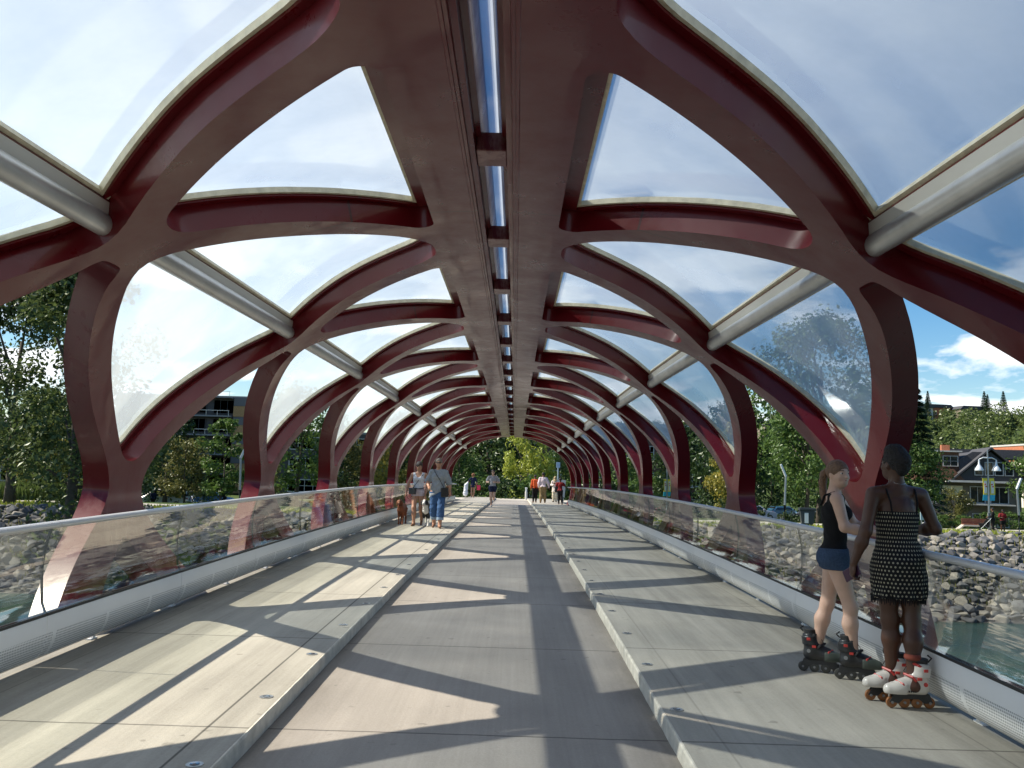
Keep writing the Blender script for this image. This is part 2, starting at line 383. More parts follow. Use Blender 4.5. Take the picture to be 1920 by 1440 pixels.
def clip_poly(P, ymin, ymax):
    for lim, sgn in ((ymin, 1), (ymax, -1)):
        o = []
        for i in range(len(P)):
            a, b = P[i-1], P[i]; ia, ib = sgn*(a[1]-lim) >= 0, sgn*(b[1]-lim) >= 0
            if ia != ib:
                t = (lim-a[1])/(b[1]-a[1]); o.append((a[0]+(b[0]-a[0])*t, lim))
            if ib: o.append(tuple(b))
        P = o
    return P
def build_lattice():
    geo = {}
    for last in (False, True):
        out, holes = bay_geo(last)
        holes = [h for h in (clip_poly(h, -BL/2-.0, BL/2+.0) for h in holes) if len(h) > 2]
        geo[last] = cdt(out, holes, .23)
    for i in range(-4, 10):
        V, F = geo[i == 9]
        for side in (-1, 1):
            shell('lattice_rib', side, V, F, YA0+i*BL, 0, TH, PAINT, bridge, cut=BL/2, taper=True)
build_lattice()

def grow(P, d):
    P = np.array(P); n = len(P); c = P.mean(0); out = []
    for i in range(n):
        t = P[(i+1) % n]-P[i-1]; l = np.linalg.norm(t)
        if l < 1e-6: out.append(P[i]); continue
        nn = np.array([t[1], -t[0]])/l
        if nn @ (P[i]-c) < 0: nn = -nn
        out.append(P[i]+nn*d)
    return [tuple(p) for p in out]
UR = 2.545      # arc length at which the roof tube runs
def strip_loop(name, side, P, y0, o0, o1, w, mat_, parent, closed=True):
    """gasket: a square bead following an opening"""
    I = np.array(P); O = np.array(grow(P, w)); n = len(I)
    quad = [S(side, I[:, 0], I[:, 1]+y0, o0), S(side, O[:, 0], O[:, 1]+y0, o0), S(side, O[:, 0], O[:, 1]+y0, o1), S(side, I[:, 0], I[:, 1]+y0, o1)]
    vs = [tuple(p) for q in quad for p in q]; fs = []
    for i in range(n if closed else n-1):
        j = (i+1) % n
        for k in range(4):
            m = (k+1) % 4; fs.append((k*n+i, k*n+j, m*n+j, m*n+i))
    me = bpy.data.meshes.new(name); me.from_pydata(vs, [], fs); me.materials.append(mat_); me.update()
    o = bpy.data.objects.new(name, me); link(o, parent); return o
def build_roof_glass():
    T = resample(fillet([(.62, -1.56), (2.36, 0), (.62, 1.56)], [.03, .16, .03], 5), .12)
    Pu = [p for p in HP]
    def half(P, lo, hi):
        sw = [(y, u) for u, y in P]; c = clip_poly(sw, lo, hi); return [(u, y) for y, u in c]
    HPs = resample(HP, .12)
    up = half(HPs, -1, UR-.06); dn = half(HPs, UR+.03, 9)
    sets = [('T', T, grow(T, .03), 0), ('U', grow(up, -.02), grow(up, .03), BL/2), ('D', grow(dn, -.02), grow(dn, .03), BL/2)]
    for nm, inn, outr, dy in sets:
        V, F = cdt(outr, [], .35)
        for i in range(-4, 10):
            if i == 9 : continue
            for side in (-1, 1):
                y0 = YA0+i*BL+dy
                g = shell('roof_glass', side, V, F, y0, TH+.012, TH+.030, GLASS_ROOF, bridge)
                strip_loop('gasket', side, grow(inn, -.066), y0, TH-.032, TH+.0118, .026, CREAM, g)
                strip_loop('glazing_ledge', side, grow(inn, -.040), y0, TH-.05, TH-.001, .060, PAINT, g)
    # one more pair of small triangles ahead of the end arch is left open to the sky, as the portal is
build_roof_glass()
VL, FL = cdt(resample([(.45, -1.72), (.61, -1.64), (.61, 1.64), (.45, 1.72)], .2), [], .3)
for i in range(-4, 9):
    for side in (-1, 1): shell('spine_ledge', side, VL, FL, YA0+i*BL, TH-.05, TH-.0015, PAINT, bridge)

def sweep(name, sec, ys, mat_, parent, side=1, closed=True, smooth=30, xoff=None):
    """cross-section (x, z) swept along the bridge over stations ys, following the camber"""
    mb = MB(); n = len(sec); vs = []
    for y in ys:
        for (x, z) in sec: vs.append((side*x, y, z+zd(y)))
    fs = []
    for i in range(len(ys)-1):
        for k in range(n if closed else n-1):
            a, b = i*n+k, i*n+(k+1) % n; fs.append((a, b, b+n, a+n) if side < 0 else (a, a+n, b+n, b))
    if closed: fs += [tuple(range(n))[::-1], tuple(range((len(ys)-1)*n, len(ys)*n))]
    mb.add(vs, fs); return mb.obj(name, mat_, parent, smooth=smooth)
Y_IN, Y_OUT = YA0-4.5*BL, 45.9
# spine: two flanges with stepped mouldings beside a glazed slot, closed box above
zc0 = float(prof(0.19)[1])
ys_sp = list(np.arange(Y_IN, Y_OUT, 1.15))+[Y_OUT]
x19 = float(prof(.19)[0])
sec = [(x19, zc0), (x19, zc0+.30), (x19+.35, zc0+.34), (x19+.35, zc0+.42), (.040, zc0+.42), (.040, zc0+.30), (.070, zc0+.16), (.105, zc0+.15), (.105, zc0+.035), (.14, zc0+.03), (.145, zc0+.006), (.165, zc0+.006), (.168, zc0-.004), (.185, zc0-.004)]
for sd_ in (-1, 1): sweep('spine_beam', sec, ys_sp, PAINT, bridge, sd_, smooth=20)
sweep('skylight_strip', [(-.0395, zc0+.36), (.0395, zc0+.36), (.0395, zc0+.372), (-.0395, zc0+.372)], ys_sp, GLASS_ROOF, bridge, 1, smooth=False)
mb = MB(); mb.box((0, 0, 0), (.209, .30, .13)); cb0 = mb.obj('cross_bar', PAINT, bridge, bevel=.008)
for k in range(-7, 18):
    c = cb0 if k == -7 else cb0.copy()
    if c is not cb0: COL.objects.link(c); c.parent = bridge
    y = YA0+.02+k*BL/2; c.location = (0, y, zc0+.12+zd(y))

# longitudinal roof tubes between the shoulder nodes, each with its pale gutter flange
def roof_tube(i, side):
    ya, yb = YA0+i*BL+.12, YA0+(i+1)*BL-.20
    x, z, nx, nz = [float(a) for a in prof(UR)]
    def P(off, du, y): 
        tx, tz = nz, -nx
        return ((x+nx*off+tx*du)*side, y, z+nz*off+tz*du+zd(y))
    mb = MB(); ys = np.linspace(ya, yb, 9); seg = 20; vs = []
    for y in ys:
        for k in range(seg):
            q = 2*math.pi*k/seg; vs.append(P(.115+.074*math.sin(q), .074*math.cos(q), y))
    fs = [(a*seg+k, a*seg+(k+1) % seg, (a+1)*seg+(k+1) % seg, (a+1)*seg+k) for a in range(8) for k in range(seg)]
    if side < 0: fs = [f[::-1] for f in fs]
    mb.add(vs, fs+[tuple(range(seg))[::-1], tuple(range(8*seg, 9*seg))])
    t = mb.obj('roof_tube', STEEL, bridge, smooth=40)
    mb = MB()
    # mitred ring at the far end
    for yy, l in ((yb-.035, .05),):
        vs = []
        for y, r in ((yy-.03, .077), (yy+l, .077)):
            for k in range(seg):
                q = 2*math.pi*k/seg; vs.append(P(.115+r*math.sin(q), r*math.cos(q), y))
        mb.add(vs, [(k, (k+1) % seg, seg+(k+1) % seg, seg+k) for k in range(seg)]+[tuple(range(seg))[::-1], tuple(range(seg, 2*seg))])
    mb.obj('end_ring', STEEL_LT, t, smooth=40)
    mb = MB(); vs = []; qs = ((.12, -.055), (.16, .0), (TH-.055, .0), (TH-.055, -.125))
    for y in ys:
        for off, du in qs: vs.append(P(off, du, y))
    fs = [(a*4+k, a*4+(k+1) % 4, (a+1)*4+(k+1) % 4, (a+1)*4+k) for a in range(8) for k in range(4)]
    mb.add(vs, fs+[(0, 1, 2, 3), (32, 33, 34, 35)])
    mb.obj('gutter_flange', STEEL_LT, t)
for i in range(-4, 9):
    for side in (-1, 1): roof_tube(i, side)

# deck: sunken cycle lane, two raised walks with kerbs, slab edge
ys_d = list(np.arange(-16, 61.9, 1.0))+[62.0]
LANE = concrete('lane_concrete', (.335, .303, .266), joints=(5.0, BL/2), streak=.07, edge=(.80, 1.10))
WALK = concrete('walk_concrete', (.385, .36, .305), joints=(4.7, BL/2), streak=.15, edge=(2.2, 2.95), longj=((-1.345, .004, .3), (1.345, .003, .8), (2.74, .002, .7), (-2.74, .002, .7)))
KERB = mat('rough_kerb_concrete', (.60, .56, .47), .85, noise_s=9, noise_a=.2, bump=.35, bump_s=45)
sweep('cycle_lane', [(-1.1125, 0), (1.1125, 0), (1.1125, -.25), (-1.1125, -.25)], ys_d, LANE, bridge, 1, smooth=False)
HK = .0902
def kerb(side):
    mb = MB(); ys = np.arange(-16, 62.0, .10); vs = []
    random.seed(3+side)
    for y in ys:
        j = [random.uniform(-.0022, .0022) for _ in range(3)]
        for (x, z) in ((1.113, -.2), (1.113+j[0], .010), (1.115+j[1], HK-.012), (1.121+j[2], HK), (1.131, HK), (1.131, -.2)): vs.append((side*x, y, z+zd(y)))
    n = 6; fs = []
    for i in range(len(ys)-1):
        for k in range(n):
            a, b = i*n+k, i*n+(k+1) % n; fs.append((a, b, b+n, a+n) if side < 0 else (a, a+n, b+n, b))
    mb.add(vs, fs); mb.obj('kerb', KERB, bridge)
for side in (-1, 1):
    kerb(side)
    sweep('walkway_slab', [(1.132, HK+.001), (3.02, HK+.001), (3.02, -.14), (1.132, -.14)], ys_d, WALK, bridge, side, smooth=False)
UNDER = mat('deck_underside_paint', (.10, .03, .03), .5)
sweep('deck_girder', [(-2.75, -.26), (2.75, -.26), (2.3, -.75), (-2.3, -.75)], list(np.arange(-16, 58, 2.0)), UNDER, bridge, 1, smooth=False)

# flush deck lights in the walk borders
LIGHTRING = mat('deck_light_ring', (.5, .5, .48), .3, .8); LENS = mat('deck_light_lens', (.10, .11, .11), .15, coat=1)
mb = MB(); mb.lathe([(.0, -.01), (.040, -.01), (.040, .003), (.0, .003)], 18); l0 = mb.obj('deck_light', LIGHTRING, bridge)
mb = MB(); mb.lathe([(.0, .0), (.024, .0), (.022, .006), (.0, .007)], 16); ln0 = mb.obj('lens', LENS, l0)
for side in (-1, 1):
    for k in range(-2, 40):
        y = 4.14+1.151*k
        if side == -1 and k == -2: c = l0
        else: c = copy_tree(l0, bridge)
        c.location = (side*1.21, y, HK+.002+zd(y))

# balustrade: handrail, bellied glass panes, white kick panel with perforated roll
def perf_mat():
    m = mat('perforated_white_panel', (.80, .80, .78), .42, .0, coat=.25); nt = m.node_tree; p = nt.nodes['Principled BSDF']; tc, o = xyz(nt)
    a = M(nt, 'FRACT', M(nt, 'MULTIPLY', o[1], 58.0)); row = M(nt, 'MULTIPLY', M(nt, 'SUBTRACT', o[2], 0), 58.0)
    r2 = M(nt, 'FRACT', row); odd = M(nt, 'MULTIPLY', M(nt, 'FLOOR', M(nt, 'MULTIPLY', M(nt, 'FRACT', M(nt, 'MULTIPLY', row, .5)), 2.0)), .5)
    a = M(nt, 'FRACT', M(nt, 'ADD', M(nt, 'MULTIPLY', o[1], 58.0), odd))
    da = M(nt, 'SUBTRACT', a, .5); db = M(nt, 'SUBTRACT', r2, .5)
    d = M(nt, 'SQRT', M(nt, 'ADD', M(nt, 'MULTIPLY', da, da), M(nt, 'MULTIPLY', db, db)))
    hole = mrange(nt, d, .26, .36, 1, 0)
    t = M(nt, 'ABSOLUTE', M(nt, 'SUBTRACT', M(nt, 'FRACT', M(nt, 'DIVIDE', M(nt, 'SUBTRACT', o[1], 5.93-.3837), .7675)), .5))
    hole = M(nt, 'MULTIPLY', hole, mrange(nt, t, .028, .03, 0, 1))
    nt.links.new(mixc_n(nt, hole, (.80, .80, .78), (.26, .26, .26)), p.inputs['Base Color'])
    return m
PERF = perf_mat()
PANEL = mat('white_kick_panel', (.82, .82, .81), .40, coat=.2, noise_s=2, noise_a=.03)
SEAL = mat('grey_glass_seal', (.10, .11, .10), .5)
XR, ZR = 2.846, 1.010
sweep0 = sweep
def bal(side, y0, y1, cap):
    def sweep(name, sec, ys, *a, **k): return sweep0(name, [(x-.03, z+.005) for x, z in sec], ys, *a, **k)
    ys = np.linspace(y0, y1, 4)
    # handrail: round tube, flat top
    rail = [(XR+.036*math.cos(a), ZR+.024*math.sin(a)) for a in [2*math.pi*k/14 for k in range(14)]]
    h = sweep('handrail', rail, [y0+.002, *ys[1:-1], y1-.002], ALU, bridge, side, smooth=40)
    bel = [(0, .430), (.028, .50), (.038, .60), (.046, .70), (.042, .80), (.026, .90), (.006, .985)]
    secg = [(2.864+a, z) for a, z in bel]+[(2.864+a+.014, z) for a, z in bel[::-1]]
    g = sweep('rail_glass', secg, [y0+.0035, *ys[1:-1], y1-.0035], GLASS_RAIL, bridge, side, smooth=60)
    sweep('pane_seal', [(2.863+a, z) for a, z in bel]+[(2.864+a+.015, z) for a, z in bel[::-1]], [y1-.003, y1+.003], SEAL, g, side, smooth=60)
    k = [(2.905, .40), (2.858, .414), (2.852, .40), (2.850, .30)]
    sweep('kick_panel', k+[(2.862, .30), (2.905, .385)], [y0+.003, *ys[1:-1], y1-.003], PANEL, bridge, side, smooth=30)
    roll = [(2.850, .299), (2.853, .26), (2.862, .22), (2.880, .18), (2.905, .143), (2.935, .122), (2.97, .118)]
    sweep('perforated_roll', roll+[(a+.004, z+.008) for a, z in roll[::-1]], [y0+.003, *ys[1:-1], y1-.003], PERF, bridge, side, smooth=60)
    sweep('glass_channel', [(2.854, .414), (2.90, .414), (2.90, .432), (2.882, .432), (2.882, .422), (2.862, .422), (2.862, .432), (2.854, .432)], [y0+.003, *ys[1:-1], y1-.003], BLACK, bridge, side, smooth=False)
for k in range(-7, 17):
    bal(-1, 5.83+k*BL/2, 5.83+(k+1)*BL/2, 0)
    if 5.83+(k+1)*BL/2 < 44.5: bal(1, 5.83+k*BL/2, 5.83+(k+1)*BL/2, 0)
mb = MB(); mb.box((0, 0, .02), (.05, .04, .07)); mb.box((0, 0, .0), (.05, .10, .010)); br0 = mb.obj('panel_bracket', PANEL, bridge)
n_ = 0
for side in (-1, 1):
    for k in range(-4, 24):
        y = 5.2+k*1.535
        if y > 43: continue
        c = br0 if n_ == 0 else br0.copy(); n_ += 1
        if c is not br0: COL.objects.link(c); c.parent = bridge
        c.location = (side*2.955, y, HK+.006+zd(y))
# ------------------------------------------------------------------ land, river, road
def sstep(a, b, x): 
    t = min(1, max(0, (x-a)/(b-a))); return t*t*(3-2*t)
SHY = 47.6
def gz(x, y):
    if y < 0:                                   # the bank behind the viewer
        t = sstep(-88, -76, y); return -1.8+(-6.8+1.8)*t
    z = -6.9+1.4*sstep(SHY-6, SHY, y)
    z += 3.95*sstep(SHY-.8, 57.5+1.5*math.sin(x*.21), y)*.999
    z += -1.45*sstep(69, 86, y)
    z += (.25*noise.noise((x*.05, y*.05, 0)))*sstep(58, 66, y)
    d = sstep(150, 420, y)                       # valley side rising to the right
    z += 25*d*sstep(-40, 230, x+.15*y)*(1+.12*noise.noise((x*.006, y*.006, 2)))+10*sstep(170, 500, y)
    return z
def grass_mat(name, a, b, s=1.5):
    m = mat(name, a, .9, spec=.2); nt = m.node_tree; p = nt.nodes['Principled BSDF']; tc, o = xyz(nt)
    n = noise_n(nt, tc.outputs['Object'], s, 8, .7); nt.links.new(mixc_n(nt, mrange(nt, n, .35, .65, 0, 1), a, b), p.inputs['Base Color'])
    bump_n(nt, noise_n(nt, tc.outputs['Object'], 14, 4, .7), .8, .08, p); return m
GROUND = grass_mat('bank_ground', (.035, .07, .014), (.09, .12, .03), .35)
xs = sorted(set([-1500, -1000, -700, -500, -380, -300, -240]+list(range(-200, 201, 8))+[240, 300, 380, 500, 700, 1000, 1500]))
ys = sorted(set([-1500, -900, -400, -200, -120, -95, -88, -85, -82, -79, -76, -70, -40, 0, 20, 36, 40, 43, 45]+[46+.8*i for i in range(18)]+list(range(62, 92, 3))+list(range(95, 150, 9))+list(range(150, 460, 16))+[520, 600, 800, 1100, 1500, 2500]))
mb = MB(); nx = len(xs)
mb.add([(x, y, gz(x, y)) for y in ys for x in xs], [(j*nx+i, j*nx+i+1, (j+1)*nx+i+1, (j+1)*nx+i) for j in range(len(ys)-1) for i in range(nx-1)])
tag(mb.obj('ground', GROUND, smooth=True), kind='structure')
# river
BANKM = mat('bank_stone_fill', (.10, .095, .085), .95, noise_s=3, noise_a=.5, bump=1, bump_s=5)
mb = MB(); xs_b = [-70+2*i for i in range(71)]; ys_b = [SHY-3+.6*i for i in range(23)]
mb.add([(x, min(y, 57.2+1.3*math.sin(x*.21)), gz(x, min(y, 57.2+1.3*math.sin(x*.21)))+.05+.08*noise.noise((x, y, 0))) for y in ys_b for x in xs_b], [(j*71+i, j*71+i+1, (j+1)*71+i+1, (j+1)*71+i) for j in range(22) for i in range(70)])
tag(mb.obj('bank_slope', BANKM, smooth=True), kind='structure')
def water_mat():
    m = mat('river_water', (.035, .105, .095), .08, spec=.5); nt = m.node_tree; p = nt.nodes['Principled BSDF']; tc, o = xyz(nt)
    n = noise_n(nt, tc.outputs['Object'], .12, 5, .6)
    nt.links.new(mixc_n(nt, mrange(nt, n, .35, .65, 0, 1), (.015, .045, .040), (.040, .090, .072)), p.inputs['Base Color'])
    p.inputs['IOR'].default_value = 1.33
    h = M(nt, 'ADD', noise_n(nt, tc.outputs['Object'], 2.2, 5, .65, (1, .5, 1)), M(nt, 'MULTIPLY', noise_n(nt, tc.outputs['Object'], .5, 3, .5), 1.2))
    bump_n(nt, h, .55, .22, p); return m
mb = MB(); mb.add([(-1500, -81, -5.5), (1500, -81, -5.5), (1500, 49.5, -5.5), (-1500, 49.5, -5.5)], [(0, 1, 2, 3)])
tag(mb.obj('river', water_mat()), kind='structure')
def ribbon(name, pts, w, m, lift=.02, kind='structure', step=3.0):
    P = []
    for i in range(len(pts)-1):
        a, b = Vector((*pts[i], 0)), Vector((*pts[i+1], 0)); n = max(1, int((b-a).length/step)); P += [a+(b-a)*k/n for k in range(n)]
    P.append(Vector((*pts[-1], 0))); vs = []; nw = 5
    for i, p in enumerate(P):
        t = (P[min(i+1, len(P)-1)]-P[max(i-1, 0)]).normalized(); s = Vector((t.y, -t.x, 0))
        for k in range(nw):
            q = p+s*w*(k/(nw-1)-.5); vs.append((q.x, q.y, gz(q.x, q.y)+lift))
    mb = MB(); mb.add(vs, [(i*nw+k, i*nw+k+1, (i+1)*nw+k+1, (i+1)*nw+k)[::-1] for i in range(len(P)-1) for k in range(nw-1)])
    return tag(mb.obj(name, m, smooth=True), kind=kind)
PATHM = concrete('path_concrete', (.50, .46, .39), joints=None, streak=.03)
ASPH = mat('road_asphalt', (.07, .07, .072), .9, noise_s=1.2, noise_a=.25)
ribbon('footpath', [(-200, 64.5), (-30, 64), (-9, 62.5)], 2.4, PATHM, .05)
ribbon('footpath', [(9, 63.5), (25, 65), (60, 66.5), (200, 72)], 4.2, PATHM, .05)
ribbon('road', [(-400, 97), (-60, 96), (60, 101), (400, 118)], 13, ASPH, .06)
PAINTW = mat('road_line_paint', (.6, .6, .55), .7)
ribbon('road_marking', [(-300, 97), (-60, 96), (60, 101), (300, 113)], .16, PAINTW, .09)
# abutment plaza at the end of the deck
mb = MB(); mb.box((0, 60.4, -1.0), (13, 5.0, 1.62)); 
tag(mb.obj('plaza', PATHM), kind='structure')

# ------------------------------------------------------------------ rocks of the bank
ROCKM = []
for i, c in enumerate(((.19, .178, .158), (.13, .13, .132), (.25, .23, .195), (.085, .087, .093))):
    ROCKM.append(mat('riprap_stone_%s' % 'grey buff pale dark'.split()[i], c, .9, noise_s=1.8, noise_a=.3, bump=.7, bump_s=6))
def rock_mesh(seed):
    r = random.Random(seed); pts = []
    for _ in range(13):
        v = Vector((r.gauss(0, 1), r.gauss(0, 1), r.gauss(0, 1))).normalized(); pts.append(Vector((v.x*r.uniform(.75, 1), v.y*r.uniform(.7, 1), v.z*r.uniform(.6, .9)))*.5)
    import bmesh
    bm = bmesh.new()
    for p in pts: bm.verts.new(p)
    bmesh.ops.convex_hull(bm, input=bm.verts); 
    for v in [v for v in bm.verts if not v.link_faces]: bm.verts.remove(v)
    bmesh.ops.bevel(bm, geom=list(bm.edges), offset=.03, segments=1, affect='EDGES')
    bmesh.ops.triangulate(bm, faces=bm.faces)
    me = bpy.data.meshes.new('riprap_rock'); bm.to_mesh(me); bm.free(); me.materials.append(ROCKM[seed % 4]); return me
RM = [rock_mesh(i) for i in range(12)]
rr = random.Random(11); rocks = []
for _ in range(34000):
    x = rr.choice((-1, 1))*rr.uniform(5.0, 46) if rr.random() < .93 else rr.uniform(-5, 5); y = rr.uniform(SHY-.6, 57.8+1.3*math.sin(x*.21)); s = rr.choice((.28, .34, .42, .5, .62, .8))*rr.uniform(.8, 1.15)*(1.15 if y < 49.5 else 1)
    rocks.append((x, y, s))
# poisson-like thinning
cells = {}; keep = []
for x, y, s in sorted(rocks, key=lambda q: -q[2]):
    ok = True; ci, cj = int(x//1.4), int(y//1.4)
    for a in (-1, 0, 1):
        for b in (-1, 0, 1):
            for (x2, y2, s2) in cells.get((ci+a, cj+b), []):
                if math.hypot((x-x2), (y-y2)*1.08) < (s+s2)*.33: ok = False
    if ok: cells.setdefault((ci, cj), []).append((x, y, s)); keep.append((x, y, s))
def near_key(q): return (0 if (8 < q[0] < 33 or -32 < q[0] < -9) else 1, -q[2]/math.hypot(q[0], q[1]))
keep.sort(key=near_key)
def rock_tf(x, y, s, i):
    r = random.Random(i); e = Matrix.Rotation(r.uniform(0, 6.28), 3, 'Z') @ Matrix.Rotation(r.uniform(-.5, .5), 3, 'X')
    return Vector((x, y, gz(x, y)+s*.12)), e, Vector((s*r.uniform(.95, 1.35), s*r.uniform(.85, 1.15), s*r.uniform(.6, .95)))
for i, (x, y, s) in enumerate(keep[:300]):
    p, e, sc = rock_tf(x, y, s, i); o = bpy.data.objects.new('riprap_rock', RM[i % 12]); link(o); o.location = p; o.rotation_euler = e.to_euler(); o.scale = sc
    tag(o, 'angular grey boulder of the stone-lined river bank', 'rock', 'riprap boulders along the river bank')
mb = MB()
for i, (x, y, s) in enumerate(keep[300:]):
    p, e, sc = rock_tf(x, y, s, i+900); me = RM[i % 12]; mb.mi = i % 4
    mb.add([p+e @ Vector((v.co.x*sc.x, v.co.y*sc.y, v.co.z*sc.z)) for v in me.vertices], [tuple(f.vertices) for f in me.polygons])
tag(mb.obj('riprap', [ROCKM[0], ROCKM[1], ROCKM[2], ROCKM[3]]), 'bank of loose grey stones beyond the nearest boulders', 'rocks', kind='stuff')

# ------------------------------------------------------------------ trees
def leaf_mat(name, a, b, c):
    m = bpy.data.materials.new(name); m.use_nodes = True; nt = m.node_tree; nt.nodes.clear(); tc, o = xyz(nt)
    n = noise_n(nt, tc.outputs['Object'], .8, 3, .6); n2 = noise_n(nt, tc.outputs['Object'], 7, 2, .5)
    col = mixc_n(nt, mrange(nt, n2, .4, .62, 0, 1), mixc_n(nt, mrange(nt, n, .4, .6, 0, 1), a, b), c)
    d = N(nt, 'ShaderNodeBsdfDiffuse'); nt.links.new(col, d.inputs[0]); t = N(nt, 'ShaderNodeBsdfTranslucent'); nt.links.new(col, t.inputs[0])
    g = N(nt, 'ShaderNodeBsdfGlossy'); g.inputs[1].default_value = .38; g.inputs[0].default_value = (.8, .85, .8, 1)
    m1 = N(nt, 'ShaderNodeMixShader'); m1.inputs[0].default_value = .38; nt.links.new(d.outputs[0], m1.inputs[1]); nt.links.new(t.outputs[0], m1.inputs[2])
    m2 = N(nt, 'ShaderNodeMixShader'); m2.inputs[0].default_value = .03; nt.links.new(m1.outputs[0], m2.inputs[1]); nt.links.new(g.outputs[0], m2.inputs[2])
    out = N(nt, 'ShaderNodeOutputMaterial'); nt.links.new(m2.outputs[0], out.inputs[0]); return m
LEAF = {'dark': leaf_mat('dark_green_leaves', (.020, .045, .014), (.035, .068, .02), (.06, .095, .026)),
        'mid': leaf_mat('green_leaves', (.05, .105, .024), (.08, .145, .03), (.12, .185, .045)),
        'lime': leaf_mat('yellow_green_leaves', (.22, .29, .035), (.32, .37, .05), (.44, .46, .08)),
        'olive': leaf_mat('olive_leaves', (.07, .095, .03), (.12, .13, .04), (.20, .18, .05)),
        'gold': leaf_mat('golden_green_leaves', (.13, .17, .03), (.26, .24, .04), (.38, .30, .06)),
        'bank': leaf_mat('bank_tree_leaves', (.035, .065, .02), (.06, .09, .028), (.12, .15, .045)),
        'spruce': leaf_mat('spruce_needles', (.022, .048, .026), (.035, .065, .035), (.05, .085, .04))}
BARK = mat('tree_bark', (.085, .07, .055), .95, noise_s=4, noise_a=.35, bump=.6, bump_s=8)
def crown_mesh(name, seed, W, H, nclump, nleaf, ls, shape='round', m='mid'):
    r = random.Random(seed); cl = []
    for _ in range(nclump):
        for _t in range(30):
            t = r.random(); 
            if shape == 'round': rad = math.sin(math.pi*min(1, t*.92+.08))**.6
            elif shape == 'cone': rad = (1-t)**.8*.95+.03
            elif shape == 'column': rad = (math.sin(math.pi*(t*.9+.1))**.45)
            else: rad = 1
            q = r.uniform(0, 6.283); rr_ = math.sqrt(r.uniform(.08, 1))*rad
            p = Vector((math.cos(q)*rr_*W/2, math.sin(q)*rr_*W/2, t*H))
            if noise.noise(p*(3.4/W)+Vector((seed*3.1, 0, 0))) > -.08: break
        cl.append((p, r.uniform(.6, 1.25)*W*.13*(1.1-.4*t)))
    vs = []; fs = []
    for k in range(nleaf):
        c, cr_ = cl[k % nclump]
        v = Vector((r.gauss(0, 1), r.gauss(0, 1), r.gauss(0, .75))); v = v.normalized()*(r.random()**.45)*cr_*1.25
        p = c+v; s = ls*r.uniform(.6, 1.3)
        n = (v.normalized()*.7+Vector((r.gauss(0, .6), r.gauss(0, .6), .55+r.gauss(0, .5)))).normalized()
        a = n.orthogonal().normalized(); a = Matrix.Rotation(r.uniform(0, 6.28), 3, n) @ a; b = n.cross(a)
        i = len(vs); vs += [p-a*s*.5, p+b*s*.30, p+a*s*.55, p-b*s*.30+n*s*.1]; fs.append((i, i+1, i+2, i+3))
    me = bpy.data.meshes.new(name); me.from_pydata([tuple(v) for v in vs], [], fs); me.materials.append(LEAF[m]); me.update(); return me, cl
def trunk_mesh(seed, H, h0, r0, cl, nb=9, lean=0):
    r = random.Random(seed); mb = MB(); top = h0+(H-h0)*.72
    P = [Vector((lean*t*t*H*.2+.12*math.sin(t*5+seed), .1*math.sin(t*4+seed*2), top*t)) for t in [i/8 for i in range(9)]]
    P[0].z = -.5; mb.tube(P, [r0*(1.25 if i == 0 else 1)*(1-.8*i/8) for i in range(9)], 8)
    for k in range(nb):
        c = cl[(k*7) % len(cl)][0]+Vector((0, 0, h0)); t = min(.9, max(.28, (c.z*.62)/top)); i = min(7, int(t*8)); a = P[i]+(P[i+1]-P[i])*(t*8-i)
        mid = (a+c)*.5+Vector((0, 0, -.15)); mb.tube([a, mid, c], [r0*.38*(1-.5*t), r0*.22, r0*.06], 6)
    me = bpy.data.meshes.new('trunk'); me.from_pydata([tuple(v) for v in mb.v], [], mb.f); me.materials.append(BARK)
    me.polygons.foreach_set('use_smooth', [True]*len(me.polygons)); me.update(); return me
_tc = {}
def tree_mesh(kind):
    if kind in _tc: return _tc[kind]
    K = {'poplar': (1, 6.5, 9.5, 90, 8500, .30, 'round', 'olive', 3.0, .26), 'maple': (2, 6.5, 6.5, 80, 6500, .28, 'round', 'mid', 1.6, .2),
         'darkmaple': (3, 7.5, 8.0, 90, 6500, .34, 'round', 'dark', 1.8, .25), 'lime': (4, 5.0, 7.6, 75, 8000, .24, 'column', 'lime', .4, .12),
         'young': (5, 3.4, 5.2, 45, 3600, .22, 'column', 'mid', .8, .08), 'gold': (6, 4.2, 6.6, 60, 5200, .24, 'column', 'gold', .5, .12),
         'bush': (7, 3.0, 2.0, 34, 2600, .17, 'round', 'mid', 0.05, .05), 'darkbush': (8, 3.2, 2.2, 34, 2400, .18, 'round', 'dark', .05, .05), 'youngdark': (9, 4.4, 4.8, 50, 4200, .22, 'round', 'olive', 1.2, .09), 'cotton': (10, 11.5, 12.5, 130, 12000, .34, 'round', 'mid', 3.2, .42), 'bankpoplar': (12, 9.2, 13.0, 60, 13000, .30, 'round', 'bank', 1.8, .36), 'greenlow': (13, 5.5, 6, 60, 5200, .24, 'round', 'mid', .4, .12)}[kind]
    sd_, W, H, nc, nl, ls, sh, mm, h0, r0 = K
    me, cl = crown_mesh('crown', sd_*13+1, W, H, nc, nl, ls, sh, mm); t = trunk_mesh(sd_, h0+H, h0, r0, cl)
    _tc[kind] = (me, t, h0, H+h0); return _tc[kind]
